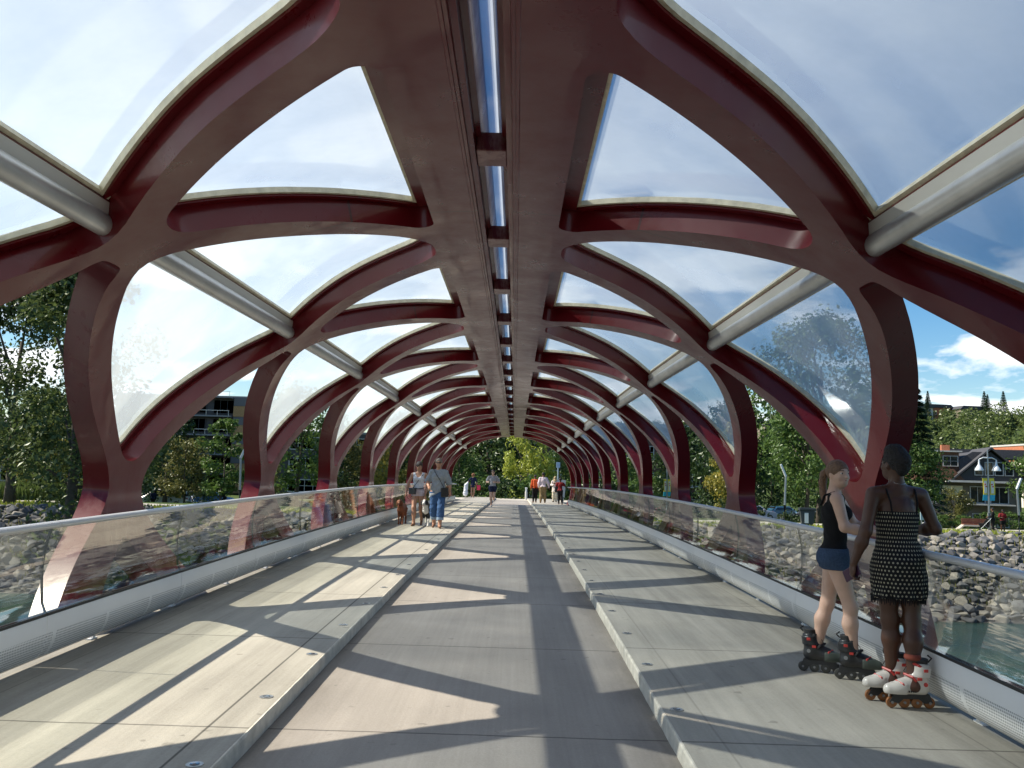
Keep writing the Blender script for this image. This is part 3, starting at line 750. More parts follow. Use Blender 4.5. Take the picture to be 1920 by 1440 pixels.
def tree(kind, x, y, label, h=None, name='tree', group=None, cat='tree', rz=None, wide=1.0, crown=None, base=None, my=None):
    me, t, h0, HH = tree_mesh(kind); z = gz(x, y) if base is None else base
    s = (h/HH) if h else 1; o = thing(name, label, cat, (x, y, z), rz if rz is not None else (x*1.7+y) % 6.28, group)
    o.scale = (s*wide, s*wide, s)
    c = bpy.data.objects.new('crown', me); link(c, o); c.location = (0, 0, h0)
    if my: 
        c2 = me.copy(); c2.materials[0] = LEAF[my]; c.data = c2
    k = bpy.data.objects.new('trunk' if cat == 'tree' else 'stem', t); link(k, o); return o
def spruce_mesh(seed, H, W, n):
    r = random.Random(seed); vs = []; fs = []
    for k in range(n):
        t = r.random()**.85; z = H*t; rad = W/2*(1-t)**.9+.08; tier = (math.floor(z/.55)+.5)*.55; q = r.uniform(0, 6.283)
        rr_ = rad*(r.random()**.4); z = tier-rr_*.28+r.gauss(0, .09); p = Vector((math.cos(q)*rr_, math.sin(q)*rr_, z)); a = Vector((math.cos(q), math.sin(q), -.25)).normalized(); b = a.cross(Vector((0, 0, 1))).normalized(); s = r.uniform(.18, .40)
        i = len(vs); vs += [p-a*s*.5, p+b*s*.28+Vector((0,0,-.05)), p+a*s*.6, p-b*s*.28+Vector((0,0,-.05))]; fs.append((i, i+1, i+2, i+3))
    me = bpy.data.meshes.new('crown'); me.from_pydata([tuple(v) for v in vs], [], fs); me.materials.append(LEAF['spruce']); me.update()
    mb = MB(); mb.tube([(0, 0, -.5), (0, 0, H*.5), (0, 0, H*.96)], [.2, .12, .02], 8); tm = bpy.data.meshes.new('trunk'); tm.from_pydata([tuple(v) for v in mb.v], [], mb.f); tm.materials.append(BARK); tm.update()
    return me, tm
SPM = spruce_mesh(5, 12.5, 6.0, 9000)
def spruce(x, y, h, label, base=None):
    o = thing('spruce_tree', label, 'tree', (x, y, gz(x, y) if base is None else base), x % 6.28); s = h/12.5; o.scale = (s, s, s)
    for n_, me in zip(('crown', 'trunk'), SPM): c = bpy.data.objects.new(n_, me); link(c, o)
ORD = ['first','second','third','fourth','fifth','sixth','seventh','eighth','ninth','tenth','eleventh','twelfth','thirteenth']
SHL = ['low shrub of the path border, first right of the litter bin', 'low shrub of the path border, second right of the litter bin', 'low shrub of the path border, third right of the litter bin', 'knee-high shrub just right of the low bench', 'shrub right of the bannered lamp on the path border', 'rightmost shrub of the path border', 'shrub directly behind the low bench', 'small shrub at the left end of the low bench']
RSL = ['rounded shrub nearest the silver off-roader', 'rounded shrub in front of the dark estate car', 'rounded shrub right of the dark estate car', 'tall shrub left of the silver off-roader', 'shrub under the golden-leaved tree on the right', 'shrub left of the white van on the left road', 'shrub right of the white van on the left road', 'shrub below the full bright green tree on the left', 'shrub below the dull green tree left of the tunnel end', 'shrub at the foot of the brick building, nearer the deck', 'shrub at the foot of the brick building, by the banner pole', 'large shrub behind the forked tree on the right', 'large shrub across the grass from the spruce']
TR = [
 ('bankpoplar', -25.6, 50.8, 'tall olive tree with thick leaning trunk rooted at the left river bank', 16.5, {'base': -3.4}),
 ('bankpoplar', -34.5, 60, 'tall loose-crowned tree at the far left edge, behind the bank tree', 15.0, {'rz': 2.1}),
 ('maple', -39.0, 73, 'broad golden-green tree low behind the reeds at left', 7.0, {'my': 'gold', 'wide': 1.25}),
 ('darkmaple', -41, 76, 'dark dense tree farther left behind the reed bed', 9.5, {}),
 ('darkmaple', -35, 88, 'dark tree between the bank trees and the low grey house at left', 10, {}),
 ('youngdark', -28.5, 76, 'rounded dull green tree in front of the dark flats, left of the pointed one', 6.2, {'wide': 1.1}),
 ('young', -24.6, 74, 'slim bright green pointed tree in front of the dark flats', 7.2, {'wide': 1.1, 'my': 'mid'}),
 ('youngdark', -23.0, 80, 'low dark green tree right of the pointed tree before the flats', 5.0, {}),
 ('maple', -17.6, 72, 'full bright green tree seen through the second opening on the left', 10.2, {'wide': .9}),
 ('darkmaple', -16.4, 86, 'dark tree behind the bright green one through the third opening on the left', 8.5, {}),
 ('youngdark', -12.6, 74, 'dull green small tree through the third opening on the left', 6.2, {}),
 ('darkmaple', -11.5, 92, 'tall dark tree left of the tunnel end', 10.5, {}),
 ('gold', -9.6, 72, 'narrow yellow-green tree beside the left end of the balustrade', 6.6, {}),
 ('greenlow', -4.2, 70, 'light green many-stemmed tree left of the tall yellow-green one at the tunnel end', 5.2, {'wide': .75}),
 ('lime', 1.25, 69.5, 'tall yellow-green birch straight ahead at the tunnel end', 8.6, {'wide': .72}),
 ('greenlow', -6.4, 74, 'dark green bushy tree at the left of the tunnel end', 5.0, {'my': 'dark'}),
 ('youngdark', 3.9, 72, 'darker green tree right of the yellow-green birch', 5.6, {'my': 'mid'}),
 ('youngdark', 5.4, 74, 'green tree behind the pole sign at the right of the tunnel end', 5.8, {'my': 'dark'}),
 ('darkmaple', -2.5, 84, 'tall very dark tree filling the tunnel end behind the birch', 11.5, {'wide': 1.2}),
 ('darkmaple', -8.5, 88, 'very dark tree behind the light green one at the tunnel end', 10.5, {'wide': 1.1}),
 ('youngdark', 8.8, 72, 'young green tree left of the second right-hand arch foot', 5.4, {'my': 'mid'}),
 ('young', 11.3, 76, 'slim green tree before the brick building', 5.6, {}),
 ('gold', 17.6, 71, 'golden-leaved tree between the second and third arch feet on the right', 7.6, {'wide': .85}),
 ('darkmaple', 22.6, 90, 'tall dark tree behind the golden one on the right', 12.5, {}),
 ('cotton', 27.5, 78, 'huge old tree seen through the roof glass on the right', 18.6, {}),
 ('maple', 23.6, 70, 'sunlit green tree with forked trunk beside the litter bin', 9.6, {'wide': .85}),
 ('maple', 33.5, 74, 'leafy green tree left of the timber-gabled house, below the spruce', 7.6, {'wide': .9}),
 ('youngdark', 37.6, 84, 'brownish young tree in front of the timber-gabled house', 5.0, {}),
 ('youngdark', 42.8, 85, 'small tree with pale stem before the house porch', 4.6, {}),
 ('maple', 48.6, 78, 'broad green tree at the right edge beside the street lamp', 9.0, {'my': 'mid'}),
 ('darkmaple', 54.5, 86, 'dark tree at the right edge beside the gabled house', 8.0, {}),
 ('darkmaple', 20.5, 108, 'dark street tree beyond the parked cars on the right', 11, {}),
 ('darkmaple', 33, 112, 'dark tree across the road beyond the grey estate car', 10, {}),
 ('darkmaple', -48, 118, 'dark tree left of the block of flats', 10, {}),
 ('youngdark', -33, 118, 'small tree by the right corner of the block of flats', 6, {}),
]
for kd, x, y, lab, h, kw in TR: tree(kd, x, y, lab, h, **kw)
spruce(35.2, 76, 12.2, 'tall dark spruce between the arch foot and the timber-gabled house')
spruce(58.5, 92, 11.0, 'spruce at the right edge in front of the orange brick building')
for i, (x, y, h) in enumerate([(-6.6, 65, 1.8), (-4.6, 64.4, 1.9), (-2.7, 64.8, 1.9), (-.8, 64.3, 1.8), (1.2, 64.6, 1.9), (3.0, 64.3, 1.8), (4.9, 64.8, 1.9), (6.8, 65.0, 2.0), (8.8, 66, 2.0)]):
    tree('darkbush' if i % 2 else 'bush', x, y, 'low %s hedge bush behind the deck end, %s from the left' % ('dark green' if i % 2 else 'green', ORD[i]), h+1.0, 'hedge_bush', 'hedge bushes beyond the deck end', 'bush', base=-1.7, wide=1.0)
for i, (x, y, h) in enumerate([(27.5, 69.5, 1.1), (29.8, 69.6, 1.1), (32.2, 69.8, 1.2), (38.3, 70.3, 1.3), (40.2, 70.6, 1.3), (42, 71, 1.4), (36.2, 70.4, 1.0), (34.2, 70.2, 1.0)]):
    tree('bush', x, y, SHL[i], h, 'border_shrub', 'shrubs in the border beside the riverside path', 'bush', wide=1.3)
for i, (x, y, h) in enumerate([(22.0, 78, 1.3), (24.4, 79, 1.2), (26.6, 80, 1.2), (20, 80, 2.4), (17, 78, 2.0), (-37, 80, 2.2), (-30, 84, 2), (-22, 84, 2), (-14, 78, 2.6), (11, 78, 2.6), (14, 80, 2.4), (28, 84, 3), (31, 88, 3)]):
    tree('darkbush', x, y, RSL[i], h, 'roadside_shrub', 'rounded shrubs beside the road', 'bush')

def blades(name, region, n, hmin, hmax, m, lab, seed):
    r = random.Random(seed); vs = []; fs = []
    for _ in range(n):
        x, y = region(r); h = r.uniform(hmin, hmax); q = r.uniform(0, 3.14); w = r.uniform(.02, .05); z = gz(x, y); dx, dy = math.cos(q)*w, math.sin(q)*w; lx, ly = r.gauss(0, .14)*h, r.gauss(0, .14)*h
        i = len(vs); vs += [(x-dx, y-dy, z), (x+dx, y+dy, z), (x+dx+lx*.5, y+dy+ly*.5, z+h*.6), (x+lx, y+ly, z+h), (x-dx+lx*.5, y-dy+ly*.5, z+h*.6)]; fs.append((i, i+1, i+2, i+3, i+4))
    me = bpy.data.meshes.new(name); me.from_pydata(vs, [], fs); me.materials.append(m); me.update(); o = bpy.data.objects.new(name, me); link(o)
    return tag(o, lab, 'plants', kind='stuff')
blades('reeds', lambda r: (r.uniform(-62, -31.5), r.uniform(66.2, 69.5)), 12000, .8, 1.5, leaf_mat('reed_green', (.075, .14, .03), (.11, .18, .04), (.17, .2, .06)), 'band of tall green reeds behind the left riverside path', 4)
blades('bank_grass', lambda r: (r.choice((-1, 1))*r.uniform(7, 60), r.uniform(57.4, 62.3)), 26000, .10, .32, LEAF['lime'], 'strip of mown grass along the top of the bank', 5)
blades('bank_weeds', lambda r: (r.choice((-1, 1))*r.uniform(6, 40), r.uniform(48.6, 57)), 5000, .15, .5, LEAF['olive'], 'sparse weeds growing between the bank stones', 8)
# far wooded hillside: too many crowns to count
def far_wood():
    r = random.Random(9); vs = []; fs = []
    for _ in range(1500):
        y = r.uniform(190, 560); x = y*r.uniform(.30, .85) if r.random() < .7 else y*r.uniform(-.75, .3); z = gz(x, y); s = r.uniform(3.5, 7); h = s*r.uniform(1.0, 1.6)
        nl = 170
        for k in range(nl):
            v = Vector((r.gauss(0, 1), r.gauss(0, 1), r.gauss(0, 1))).normalized()*(r.random()**.3); p = Vector((x+v.x*s*.55, y+v.y*s*.55, z+h*.55+v.z*h*.5)); a = Vector((r.gauss(0, 1), r.gauss(0, 1), r.gauss(0, 1))).normalized(); b = a.orthogonal().normalized(); q = r.uniform(.32, .8)
            i = len(vs); vs += [tuple(p-a*q), tuple(p+b*q*.7), tuple(p+a*q), tuple(p-b*q*.7)]; fs.append((i, i+1, i+2, i+3))
    me = bpy.data.meshes.new('hillside_wood'); me.from_pydata(vs, [], fs); me.materials.append(leaf_mat('far_wood_leaves', (.035, .07, .025), (.07, .11, .03), (.15, .18, .045))); me.update(); o = bpy.data.objects.new('hillside_wood', me); link(o)
    tag(o, 'distant wooded hillside above the houses on the right', 'wood', kind='stuff')
far_wood()
for x, y, h, lab in [(194, 410, 15, 'dark conifer tip on the hill skyline left of the hilltop houses'), (226, 420, 17, 'tall slim conifer on the hill skyline right of the hilltop houses'), (214, 395, 14, 'broad dark conifer on the wooded hill below the skyline'), (238, 425, 18, 'tallest conifer on the hill skyline above the orange building'), (170, 360, 13, 'dark conifer on the hillside near the spruce beside the arch foot'), (246, 400, 15, 'conifer on the skyline at the right edge')]: spruce(x, y, h, lab)
# ------------------------------------------------------------------ buildings beyond the river road
BRICK = mat('dark_brown_brick', (.085, .05, .038), .9, noise_s=3, noise_a=.25)
BRICKO = mat('orange_brick', (.42, .15, .075), .85, noise_s=3, noise_a=.15)
CLAD = mat('charcoal_cladding', (.035, .036, .040), .55, noise_s=1, noise_a=.2)
TIMB = mat('honey_timber_cladding', (.36, .21, .085), .7, noise_s=5, noise_a=.25)
TRIM = mat('white_trim', (.50, .49, .46), .6, noise_s=2, noise_a=.1); STONE = mat('grey_stone_wall', (.20, .19, .175), .9, noise_s=2, noise_a=.2)
ROOFT = mat('charcoal_shingles', (.065, .065, .072), .9, noise_s=6, noise_a=.3); SHAKE = mat('brown_shake', (.17, .085, .05), .9, noise_s=5, noise_a=.35)
STUCCO = mat('tan_stucco', (.20, .17, .13), .85, noise_s=1.5, noise_a=.25); CREAMW = mat('cream_wall', (.72, .67, .55), .8)
SLAB = mat('grey_balcony_slab', (.22, .22, .22), .8)
def window(parent, c, w, h, axis='y', frame=.09, mull=(1, 1), fm=None, gm=None, sill=False):
    """frame with a pane behind it on a wall that faces -y; c = centre on the wall face"""
    fm = fm or TRIM; x, y, z = c; mb = MB(); f = frame
    for dx in (-w/2+f/2, w/2-f/2): mb.box((x+dx, y-.04, z), (f, .12, h))
    for dz in (-h/2+f/2, h/2-f/2): mb.box((x, y-.04, z+dz), (w-2*f, .12, f))
    for i in range(1, mull[0]): mb.box((x-w/2+w*i/mull[0], y-.03, z), (f*.5, .08, h-2*f))
    for i in range(1, mull[1]): mb.box((x, y-.028, z-h/2+h*i/mull[1]), (w-2*f, .07, f*.5))
    o = mb.obj('window', fm, parent)
    m2 = MB(); m2.box((x, y+.03, z), (w-f, .04, h-f)); m2.obj('pane', gm or DARKGLASS, o)
    if sill: m3 = MB(); m3.box((x, y-.10, z-h/2-.09), (w+.3, .25, .16)); m3.obj('sill', TRIM, o)
    return o
def flats():
    b = thing('apartment_block', 'dark five-storey block of flats with honey timber panels, left beyond the road', 'building', (-50.2, 140, gz(-52, 140)-.3)); zb = 0
    mb = MB(); mb.box((-3, 6, 8.0), (24, 10, 16.0)); mb.obj('wall', CLAD, b)
    mb = MB(); mb.box((-3, 6, 16.1), (24.3, 10.3, .25)); mb.obj('roof', SLAB, b)
    for fl in range(5):
        z = .6+3.08*fl
        for k, xo in enumerate((-12, -7.5, -3.0, 1.5)):
            window(b, (xo+1.2, .99, z+1.5), 3.4, 2.3, mull=(3, 1), fm=CLAD, frame=.1)
        mb = MB(); mb.box((-3.2, .2, z+3.0), (14.8, 1.6, .22)); s = mb.obj('balcony', SLAB, b)
        mb = MB(); mb.box((-3.2, -.56, z+3.9), (14.6, .05, .06))
        for k in range(9): mb.box((-10.4+k*1.8, -.56, z+3.5), (.05, .05, .8))
        mb.obj('railing', STEEL, s)
        mb = MB(); mb.box((6.4, .7, z+(.8 if fl % 1 == 0 else 2.0)), (3.9, .6, 1.7)); mb.obj('timber_panel', TIMB, b)
        mb = MB(); mb.box((6.4, .75, z+2.35), (3.9, .5, 1.3)); mb.obj('facade_panel', mat('slate_panel', (.12, .12, .125), .6) if fl == 0 else bpy.data.materials['slate_panel'], b)
flats()
def midblock():
    b = thing('office_block', 'low grey building with a white-barred window band, through the fourth opening on the left', 'building', (-27.5, 128, gz(-27, 128)-.3))
    mb = MB(); mb.box((0, 6, 5.0), (16, 11, 10)); mb.obj('wall', CLAD, b)
    for i in range(3):
        window(b, (4.2, .49, 2.2+3.1*i), 5.0, 1.9, mull=(4, 2), frame=.12); window(b, (-3.2, .49, 2.2+3.1*i), 5.0, 1.9, mull=(4, 2), frame=.12)
    mb = MB(); mb.box((0, 6, 10.1), (16.4, 11.4, .3)); mb.obj('roof', SLAB, b)
midblock()
def lowhouse():
    b = thing('low_building', 'low grey building with a dark flat canopy behind the trees at the far left', 'building', (-66, 122, gz(-66, 122)-.3))
    mb = MB(); mb.box((0, 6, 4.4), (26, 11, 8.8)); mb.obj('wall', STUCCO, b)
    mb = MB(); mb.prism([(-13.5, 8.8), (13.5, 8.8), (13.5, 9.3), (-14.8, 10.2)], -1.6, 12); mb.obj('roof', CLAD, b)
    for k in range(5): window(b, (-10+k*5, .49, 6.3), 2.2, 1.6, mull=(2, 1)); window(b, (-10+k*5, .49, 2.6), 2.2, 1.6, mull=(2, 1))
lowhouse()
def brickblock():
    b = thing('brick_building', 'dark brick walk-up building with white sash windows behind the tunnel end', 'building', (14, 121, gz(14, 121)-.3))
    mb = MB(); mb.box((0, 6, 7.0), (26, 12, 10.0)); mb.obj('wall', BRICK, b)
    mb = MB(); mb.box((0, 6, 1.0), (26.1, 12.1, 2.2)); mb.obj('base', STONE, b)
    mb = MB(); mb.box((0, 6, 12.2), (26.8, 12.8, .5)); mb.obj('roof', TRIM, b)
    for z in (2.0, 4.6, 8.3):
        for k in range(8): window(b, (-11.2+k*3.2, -.01, z+.2), 1.15, 1.75, mull=(2, 2), sill=True, frame=.10)
brickblock()
def craftsman():
    b = thing('gabled_house', 'two-storey house with dark glazed front gable and brown shingled dormer', 'house', (51.5, 98, gz(51, 98)-.2), R(-14))
    mb = MB(); mb.box((0, 5, 3.1), (9.6, 9.4, 6.2)); mb.obj('wall', STUCCO, b)
    # front gable with overhanging roof planes
    mb = MB(); gx, hw, zt, zb_ = 1.6, 3.7, 8.9, 5.7
    mb.prism([(gx-hw, zb_), (gx+hw, zb_), (gx, zt)], -.6, 6); mb.obj('gable_wall', CLAD, b)
    mb = MB()
    for s in (-1, 1): mb.prism([(gx, zt+.28), (gx+s*(hw+.7), zb_-.45), (gx+s*(hw+.7), zb_-.22), (gx, zt+.52)][::s], -1.1, 7)
    mb.prism([(gx-hw-3.2, zb_-.2), (gx-hw+1.5, zb_-.1), (gx-.6, zt), (gx-1.6, zt)], .3, 9); mb.obj('roof', ROOFT, b)
    mb = MB(); mb.prism([(-6.0, 5.6), (-1.0, 5.6), (-2.2, 6.9), (-5.6, 6.9)], -.7, 8.5); mb.obj('lower_roof', SHAKE, b)
    mb = MB(); mb.box((-3.2, 3.0, 7.7), (3.6, 5.4, 2.2)); d = mb.obj('dormer', SHAKE, b)
    mb = MB(); mb.box((-3.2, 3.0, 8.9), (4.2, 6.0, .16)); mb.obj('dormer_roof', TRIM, d)
    window(d, (-2.3, .28, 7.8), 1.6, 1.2, mull=(2, 2), frame=.07)
    for dx, w, h, dz in ((-1.25, .9, .9, 0), (-.2, .9, 1.5, .3), (.8, .9, 1.5, .3), (1.8, .9, .9, 0)): window(b, (gx+dx, -.62, 6.7+dz), w, h, frame=.08)
    mb = MB(); mb.box((gx, -.9, 5.55), (9.4, .5, .22)); mb.obj('fascia', TRIM, b)
    for xx, w in ((.4, 1.6), (2.6, 1.9), (-3.9, 1.0)): window(b, (xx, .28, 4.1), w, 1.9, mull=(2, 1), frame=.1, sill=True)
    window(b, (.6, .28, 1.3), 1.6, 1.5, mull=(2, 1), frame=.1); window(b, (2.9, .28, 1.3), 1.2, 1.5, frame=.1)
    mb = MB(); mb.box((-2.2, .1, 4.55), (2.1, .16, 1.0)); mb.obj('blind', mat('yellow_window_blind', (.75, .66, .42), .7), b)
    mb = MB(); mb.box((1.5, -.5, 3.05), (4.6, 1.6, .14)); p = mb.obj('porch_balcony', TRIM, b)
    mb = MB(); mb.box((-1.6, 6, 9.2), (.9, .7, 1.3)); mb.obj('chimney', BRICKO, b)
    mb = MB(); mb.box((1.0, 8.6, 8.6), (15, 4, .5)); mb.prism([(-6.5, 8.3), (8.5, 8.3), (8.0, 9.5), (-5.5, 9.5)], 8, 11); mb.obj('rear_roof', ROOFT, b)
craftsman()
def orange():
    b = thing('orange_brick_building', 'orange brick building with a pale side wall and white coping at the right edge', 'building', (113.8, 180, gz(108, 180)-.6))
    mb = MB(); mb.box((0, 8, 5.8), (15, 14, 15.5)); mb.obj('wall', BRICKO, b)
    mb = MB(); mb.box((-8.0, 8, 4.6), (1.0, 13, 11)); mb.obj('side_wall', CREAMW, b)
    mb = MB(); mb.box((-6.6, .7, 6.6), (1.6, 1.6, 17.2)); c = mb.obj('pier', BRICKO, b)
    mb = MB(); mb.box((-6.6, .7, 15.4), (2.0, 2.0, .6)); mb.obj('coping', TRIM, c)
    mb = MB(); mb.box((0, 8, 13.7), (15.3, 14.3, .35)); mb.obj('roof', TRIM, b)
    for k in range(3): window(b, (-2+k*4, .99, 9.5), 1.6, 1.8, frame=.12)
orange()
def hillhouse(x, y, w, h, m, lab, roofm):
    z = gz(x, y); b = thing('hillside_house', lab, 'house', (x, y, z+2.0), R(8))
    mb = MB(); mb.box((0, 4, h/2-1), (w, 8, h+2)); mb.obj('wall', m, b)
    mb = MB(); mb.prism([(-w/2-.6, h), (w/2+.6, h), (w/2-1, h+1.6), (-w/2+1, h+1.6)], -.8, 8.8); mb.obj('roof', roofm, b)
    for k in range(max(2, int(w/3.2))): window(b, (-w/2+1.8+k*3.1, -.01, h*.6), 1.5, 1.6, frame=.14)
hillhouse(205, 425, 17, 6.5, BRICKO, 'red-walled house highest on the skyline of the wooded hill', ROOFT)
hillhouse(221, 420, 14, 6, STUCCO, 'grey-roofed house on the hilltop beside the red-walled one', ROOFT)
hillhouse(186, 400, 12, 5, TRIM, 'small white house on the hillside beside the spruce tip', ROOFT)
hillhouse(92, 300, 13, 8, STUCCO, 'grey house half hidden on the slope behind the right-hand trees', ROOFT)

# ------------------------------------------------------------------ vehicles
CAR_GLASS = mat('car_glass', (.015, .018, .022), .05, coat=.5); TYRE = mat('tyre_rubber', (.018, .018, .018), .85); RIM = mat('alloy_rim', (.5, .5, .5), .35, .8)
REDL = mat('tail_light_red', (.5, .02, .02), .2, coat=.6); WHITEL = mat('headlight_lens', (.8, .8, .78), .1, coat=.8)
def carpaint(n, c): return mat(n, c, .28, .15, coat=1.0)
def car(name, kind, x, y, rz, col, label, base=None):
    o = thing(name, label, 'car' if kind != 'van' else 'van', (x, y, (gz(x, y)+.07) if base is None else base), rz)
    L = {'sedan': 4.6, 'suv': 4.7, 'estate': 4.7, 'van': 4.9, 'pickup': 5.2, 'hatch': 4.2}[kind]
    P = {'sedan': [(-2.3,.35),(-2.3,.78),(-2.15,.95),(-1.65,1.0),(-1.0,1.42),(.3,1.45),(1.05,1.0),(2.0,.85),(2.28,.65),(2.3,.35)],
         'hatch': [(-2.1,.35),(-2.12,.8),(-1.95,1.05),(-1.6,1.42),(.2,1.48),(.95,1.0),(1.85,.85),(2.08,.65),(2.1,.35)],
         'suv': [(-2.32,.4),(-2.35,.95),(-2.25,1.15),(-1.95,1.68),(.3,1.74),(1.1,1.18),(2.1,1.02),(2.33,.8),(2.35,.4)],
         'estate': [(-2.32,.36),(-2.34,.85),(-2.25,1.0),(-1.8,1.45),(.25,1.50),(1.1,1.02),(2.1,.88),(2.32,.65),(2.35,.36)],
         'van': [(-2.4,.38),(-2.42,1.0),(-2.3,1.75),(-2.0,1.9),(.9,1.88),(1.75,1.2),(2.25,1.0),(2.42,.75),(2.45,.38)],
         'pickup': [(-2.6,.45),(-2.6,1.05),(-.6,1.05),(-.5,1.75),(.6,1.78),(1.2,1.2),(2.35,1.08),(2.58,.85),(2.6,.45)]}[kind]
    w = .9; n = len(P); vs = []
    for sx in (-1, -.86, .86, 1):
        for px, pz in P:
            zz = pz; ww = w
            t = max(0, (pz-1.0)); ww = w-(t*.28)
            if abs(sx) < 1: ww *= 1.0; zz = pz+(.025 if pz > .6 else 0); xx = sx/abs(sx)*(ww-.09); px2 = px
            else: xx = sx*ww; px2 = px*.985; zz = pz-(.05 if pz > .6 else 0)
            vs.append((px2, xx, zz))
    fs = []
    for s in range(3):
        for k in range(n): a, b2 = s*n+k, s*n+(k+1) % n; fs.append((a, b2, b2+n, a+n))
    fs += [tuple(range(n))[::-1], tuple(range(3*n, 4*n))]
    mb = MB(); mb.add(vs, fs); body = mb.obj('body', carpaint(label.split(' parked')[0].replace(' ', '_')[:40]+'_paint', col), o, smooth=35)
    # glazing bands set proud of the body
    belt = {'sedan': 1.0, 'hatch': 1.02, 'suv': 1.18, 'estate': 1.03, 'van': 1.2, 'pickup': 1.2}[kind]
    top = [p for p in P if p[1] > belt+.2]; x0, x1, zt = min(p[0] for p in top), max(p[0] for p in top), max(p[1] for p in top)
    for s in (-1, 1):
        mb = MB(); f0 = [p[0] for p in P if abs(p[1]-belt) < .2 and p[0] > x1]; xf = (min(f0) if f0 else x1+.7); xr = x0-.35
        pts = [(xr+.22, belt+.03), (xf-.1, belt+.03), (x1-.02, zt-.13), (x0+.10, zt-.13)]
        q = [(px, s*(.9-max(0, pz-1.0)*.28+.012-.0), pz) for px, pz in pts]; q2 = [(a, b-s*.05, c) for a, b, c in q]
        mb.add(q+q2, [(0, 1, 2, 3), (4, 7, 6, 5), (0, 4, 5, 1), (1, 5, 6, 2), (2, 6, 7, 3), (3, 7, 4, 0)]); mb.obj('side_window', CAR_GLASS, o)
    i1 = max(i for i, p in enumerate(P) if p in top); a, b = P[i1], P[i1+1]
    for nm, (a, b) in (('windscreen', (P[i1], P[i1+1])), ('rear_window', (P[min(i for i, p in enumerate(P) if p in top)], P[min(i for i, p in enumerate(P) if p in top)-1]))):
        d = Vector((a[0]-b[0], a[1]-b[1])); nn = Vector((-d.y, d.x)).normalized(); nn = nn if nn.y > 0 else -nn
        if nn.y < .05: nn = Vector((-1, .1)) if nm == 'rear_window' else Vector((1, .1))
        A = (a[0]*.92+b[0]*.08, a[1]*.92+b[1]*.08); B = (a[0]*.12+b[0]*.88, a[1]*.12+b[1]*.88)
        if nm == 'rear_window' and kind in ('suv', 'van', 'estate', 'hatch', 'pickup'): B = (a[0]*.35+b[0]*.65, a[1]*.35+b[1]*.65)
        wa, wb = .78-max(0, A[1]-1)*.25, .82-max(0, B[1]-1)*.25; off = nn*.035
        mb = MB(); q = [(A[0]+off.x, -wa, A[1]+off.y), (A[0]+off.x, wa, A[1]+off.y), (B[0]+off.x, wb, B[1]+off.y), (B[0]+off.x, -wb, B[1]+off.y)]; q2 = [(p[0]-nn.x*.03, p[1], p[2]-nn.y*.03) for p in q]
        mb.add(q+q2, [(0, 1, 2, 3), (4, 7, 6, 5), (0, 4, 5, 1), (1, 5, 6, 2), (2, 6, 7, 3), (3, 7, 4, 0)]); mb.obj(nm, CAR_GLASS, o)
    r = .33 if kind in ('sedan', 'hatch', 'estate') else .37
    for wx in (-L*.29, L*.30):
        for s in (-1, 1):
            mb = MB(); prof_ = [(0, -.11), (r*.62, -.11), (r*.9, -.11), (r, -.07), (r, .07), (r*.9, .11), (r*.62, .11), (0, .11)]; mb.lathe(prof_, 20)
            mb.v = [(v[0], v[2], v[1]) for v in mb.v]; wl = mb.obj('wheel', TYRE, o, smooth=40); wl.location = (wx, s*.83, r)
            m2 = MB(); m2.lathe([(0, .112), (r*.55, .125), (r*.6, .112), (r*.6, .10), (0, .10)], 14); m2.v = [(v[0], s*v[2], v[1]) for v in m2.v]; m2.obj('rim', RIM, wl)
    fx, rx = P[-2][0], P[1][0]; hz = P[-2][1]+.02
    for s in (-1, 1):
        mb = MB(); mb.box((fx-.03, s*.66, hz-.02), (.14, .34, .15)); mb.obj('headlight', WHITEL, o, bevel=.02)
        mb = MB(); mb.box((rx+.04, s*.70, P[1][1]+.02), (.12, .28, .2)); mb.obj('tail_light', REDL, o, bevel=.02)
        mb = MB(); mb.box((x1+.35, s*1.0, belt+.10), (.14, .2, .13)); mb.obj('door_mirror', body.data.materials[0], o, bevel=.03)
    for e in (-1, 1): mb = MB(); mb.box((e*L*.492, 0, .42), (.16, 1.62, .2)); mb.obj('bumper', body.data.materials[0] if e > 0 else BLACK, o, bevel=.04)
    mb = MB(); mb.box((-L*.503, 0, .72), (.02, .5, .13)); mb.obj('number_plate', TRIM, o)
    return o
car('parked_car', 'van', -35.4, 89.2, R(184), (.66, .66, .64), 'white van parked beside the left river road, nearest the balustrade')
car('parked_car', 'sedan', -36.8, 98.5, R(-15), (.70, .70, .69), 'white sedan on the left river road behind the van')
car('parked_car', 'hatch', -33.0, 97.0, R(10), (.03, .13, .30), 'small blue car just right of the white sedan')
car('parked_car', 'sedan', -24.2, 94.0, R(0), (.02, .022, .03), 'black car by the cyclist on the left road')
car('parked_car', 'sedan', -64.5, 99.0, R(5), (.62, .63, .64), 'silver car glimpsed behind the reeds at the far left')
car('parked_car', 'estate', 32.0, 96.8, R(170), (.13, .15, .17), 'dark grey estate car parked nearest the litter bin on the right')
car('parked_car', 'suv', 28.4, 102.8, R(8), (.42, .43, .45), 'silver off-roader parked beyond the dark estate car')
car('parked_car', 'suv', 25.6, 108.8, R(20), (.02, .06, .05), 'dark green off-roader with a red tail light behind the silver one')
car('parked_car', 'pickup', 27.2, 114.5, R(-10), (.60, .60, .58), 'white pickup behind the dark green off-roader')
car('parked_car', 'hatch', 33.6, 108.5, R(15), (.05, .16, .26), 'small blue-grey hatchback beyond the silver off-roader')
car('parked_car', 'sedan', 46.6, 96.0, R(186), (.20, .20, .22), 'grey sedan at the kerb in front of the timber-gabled house')
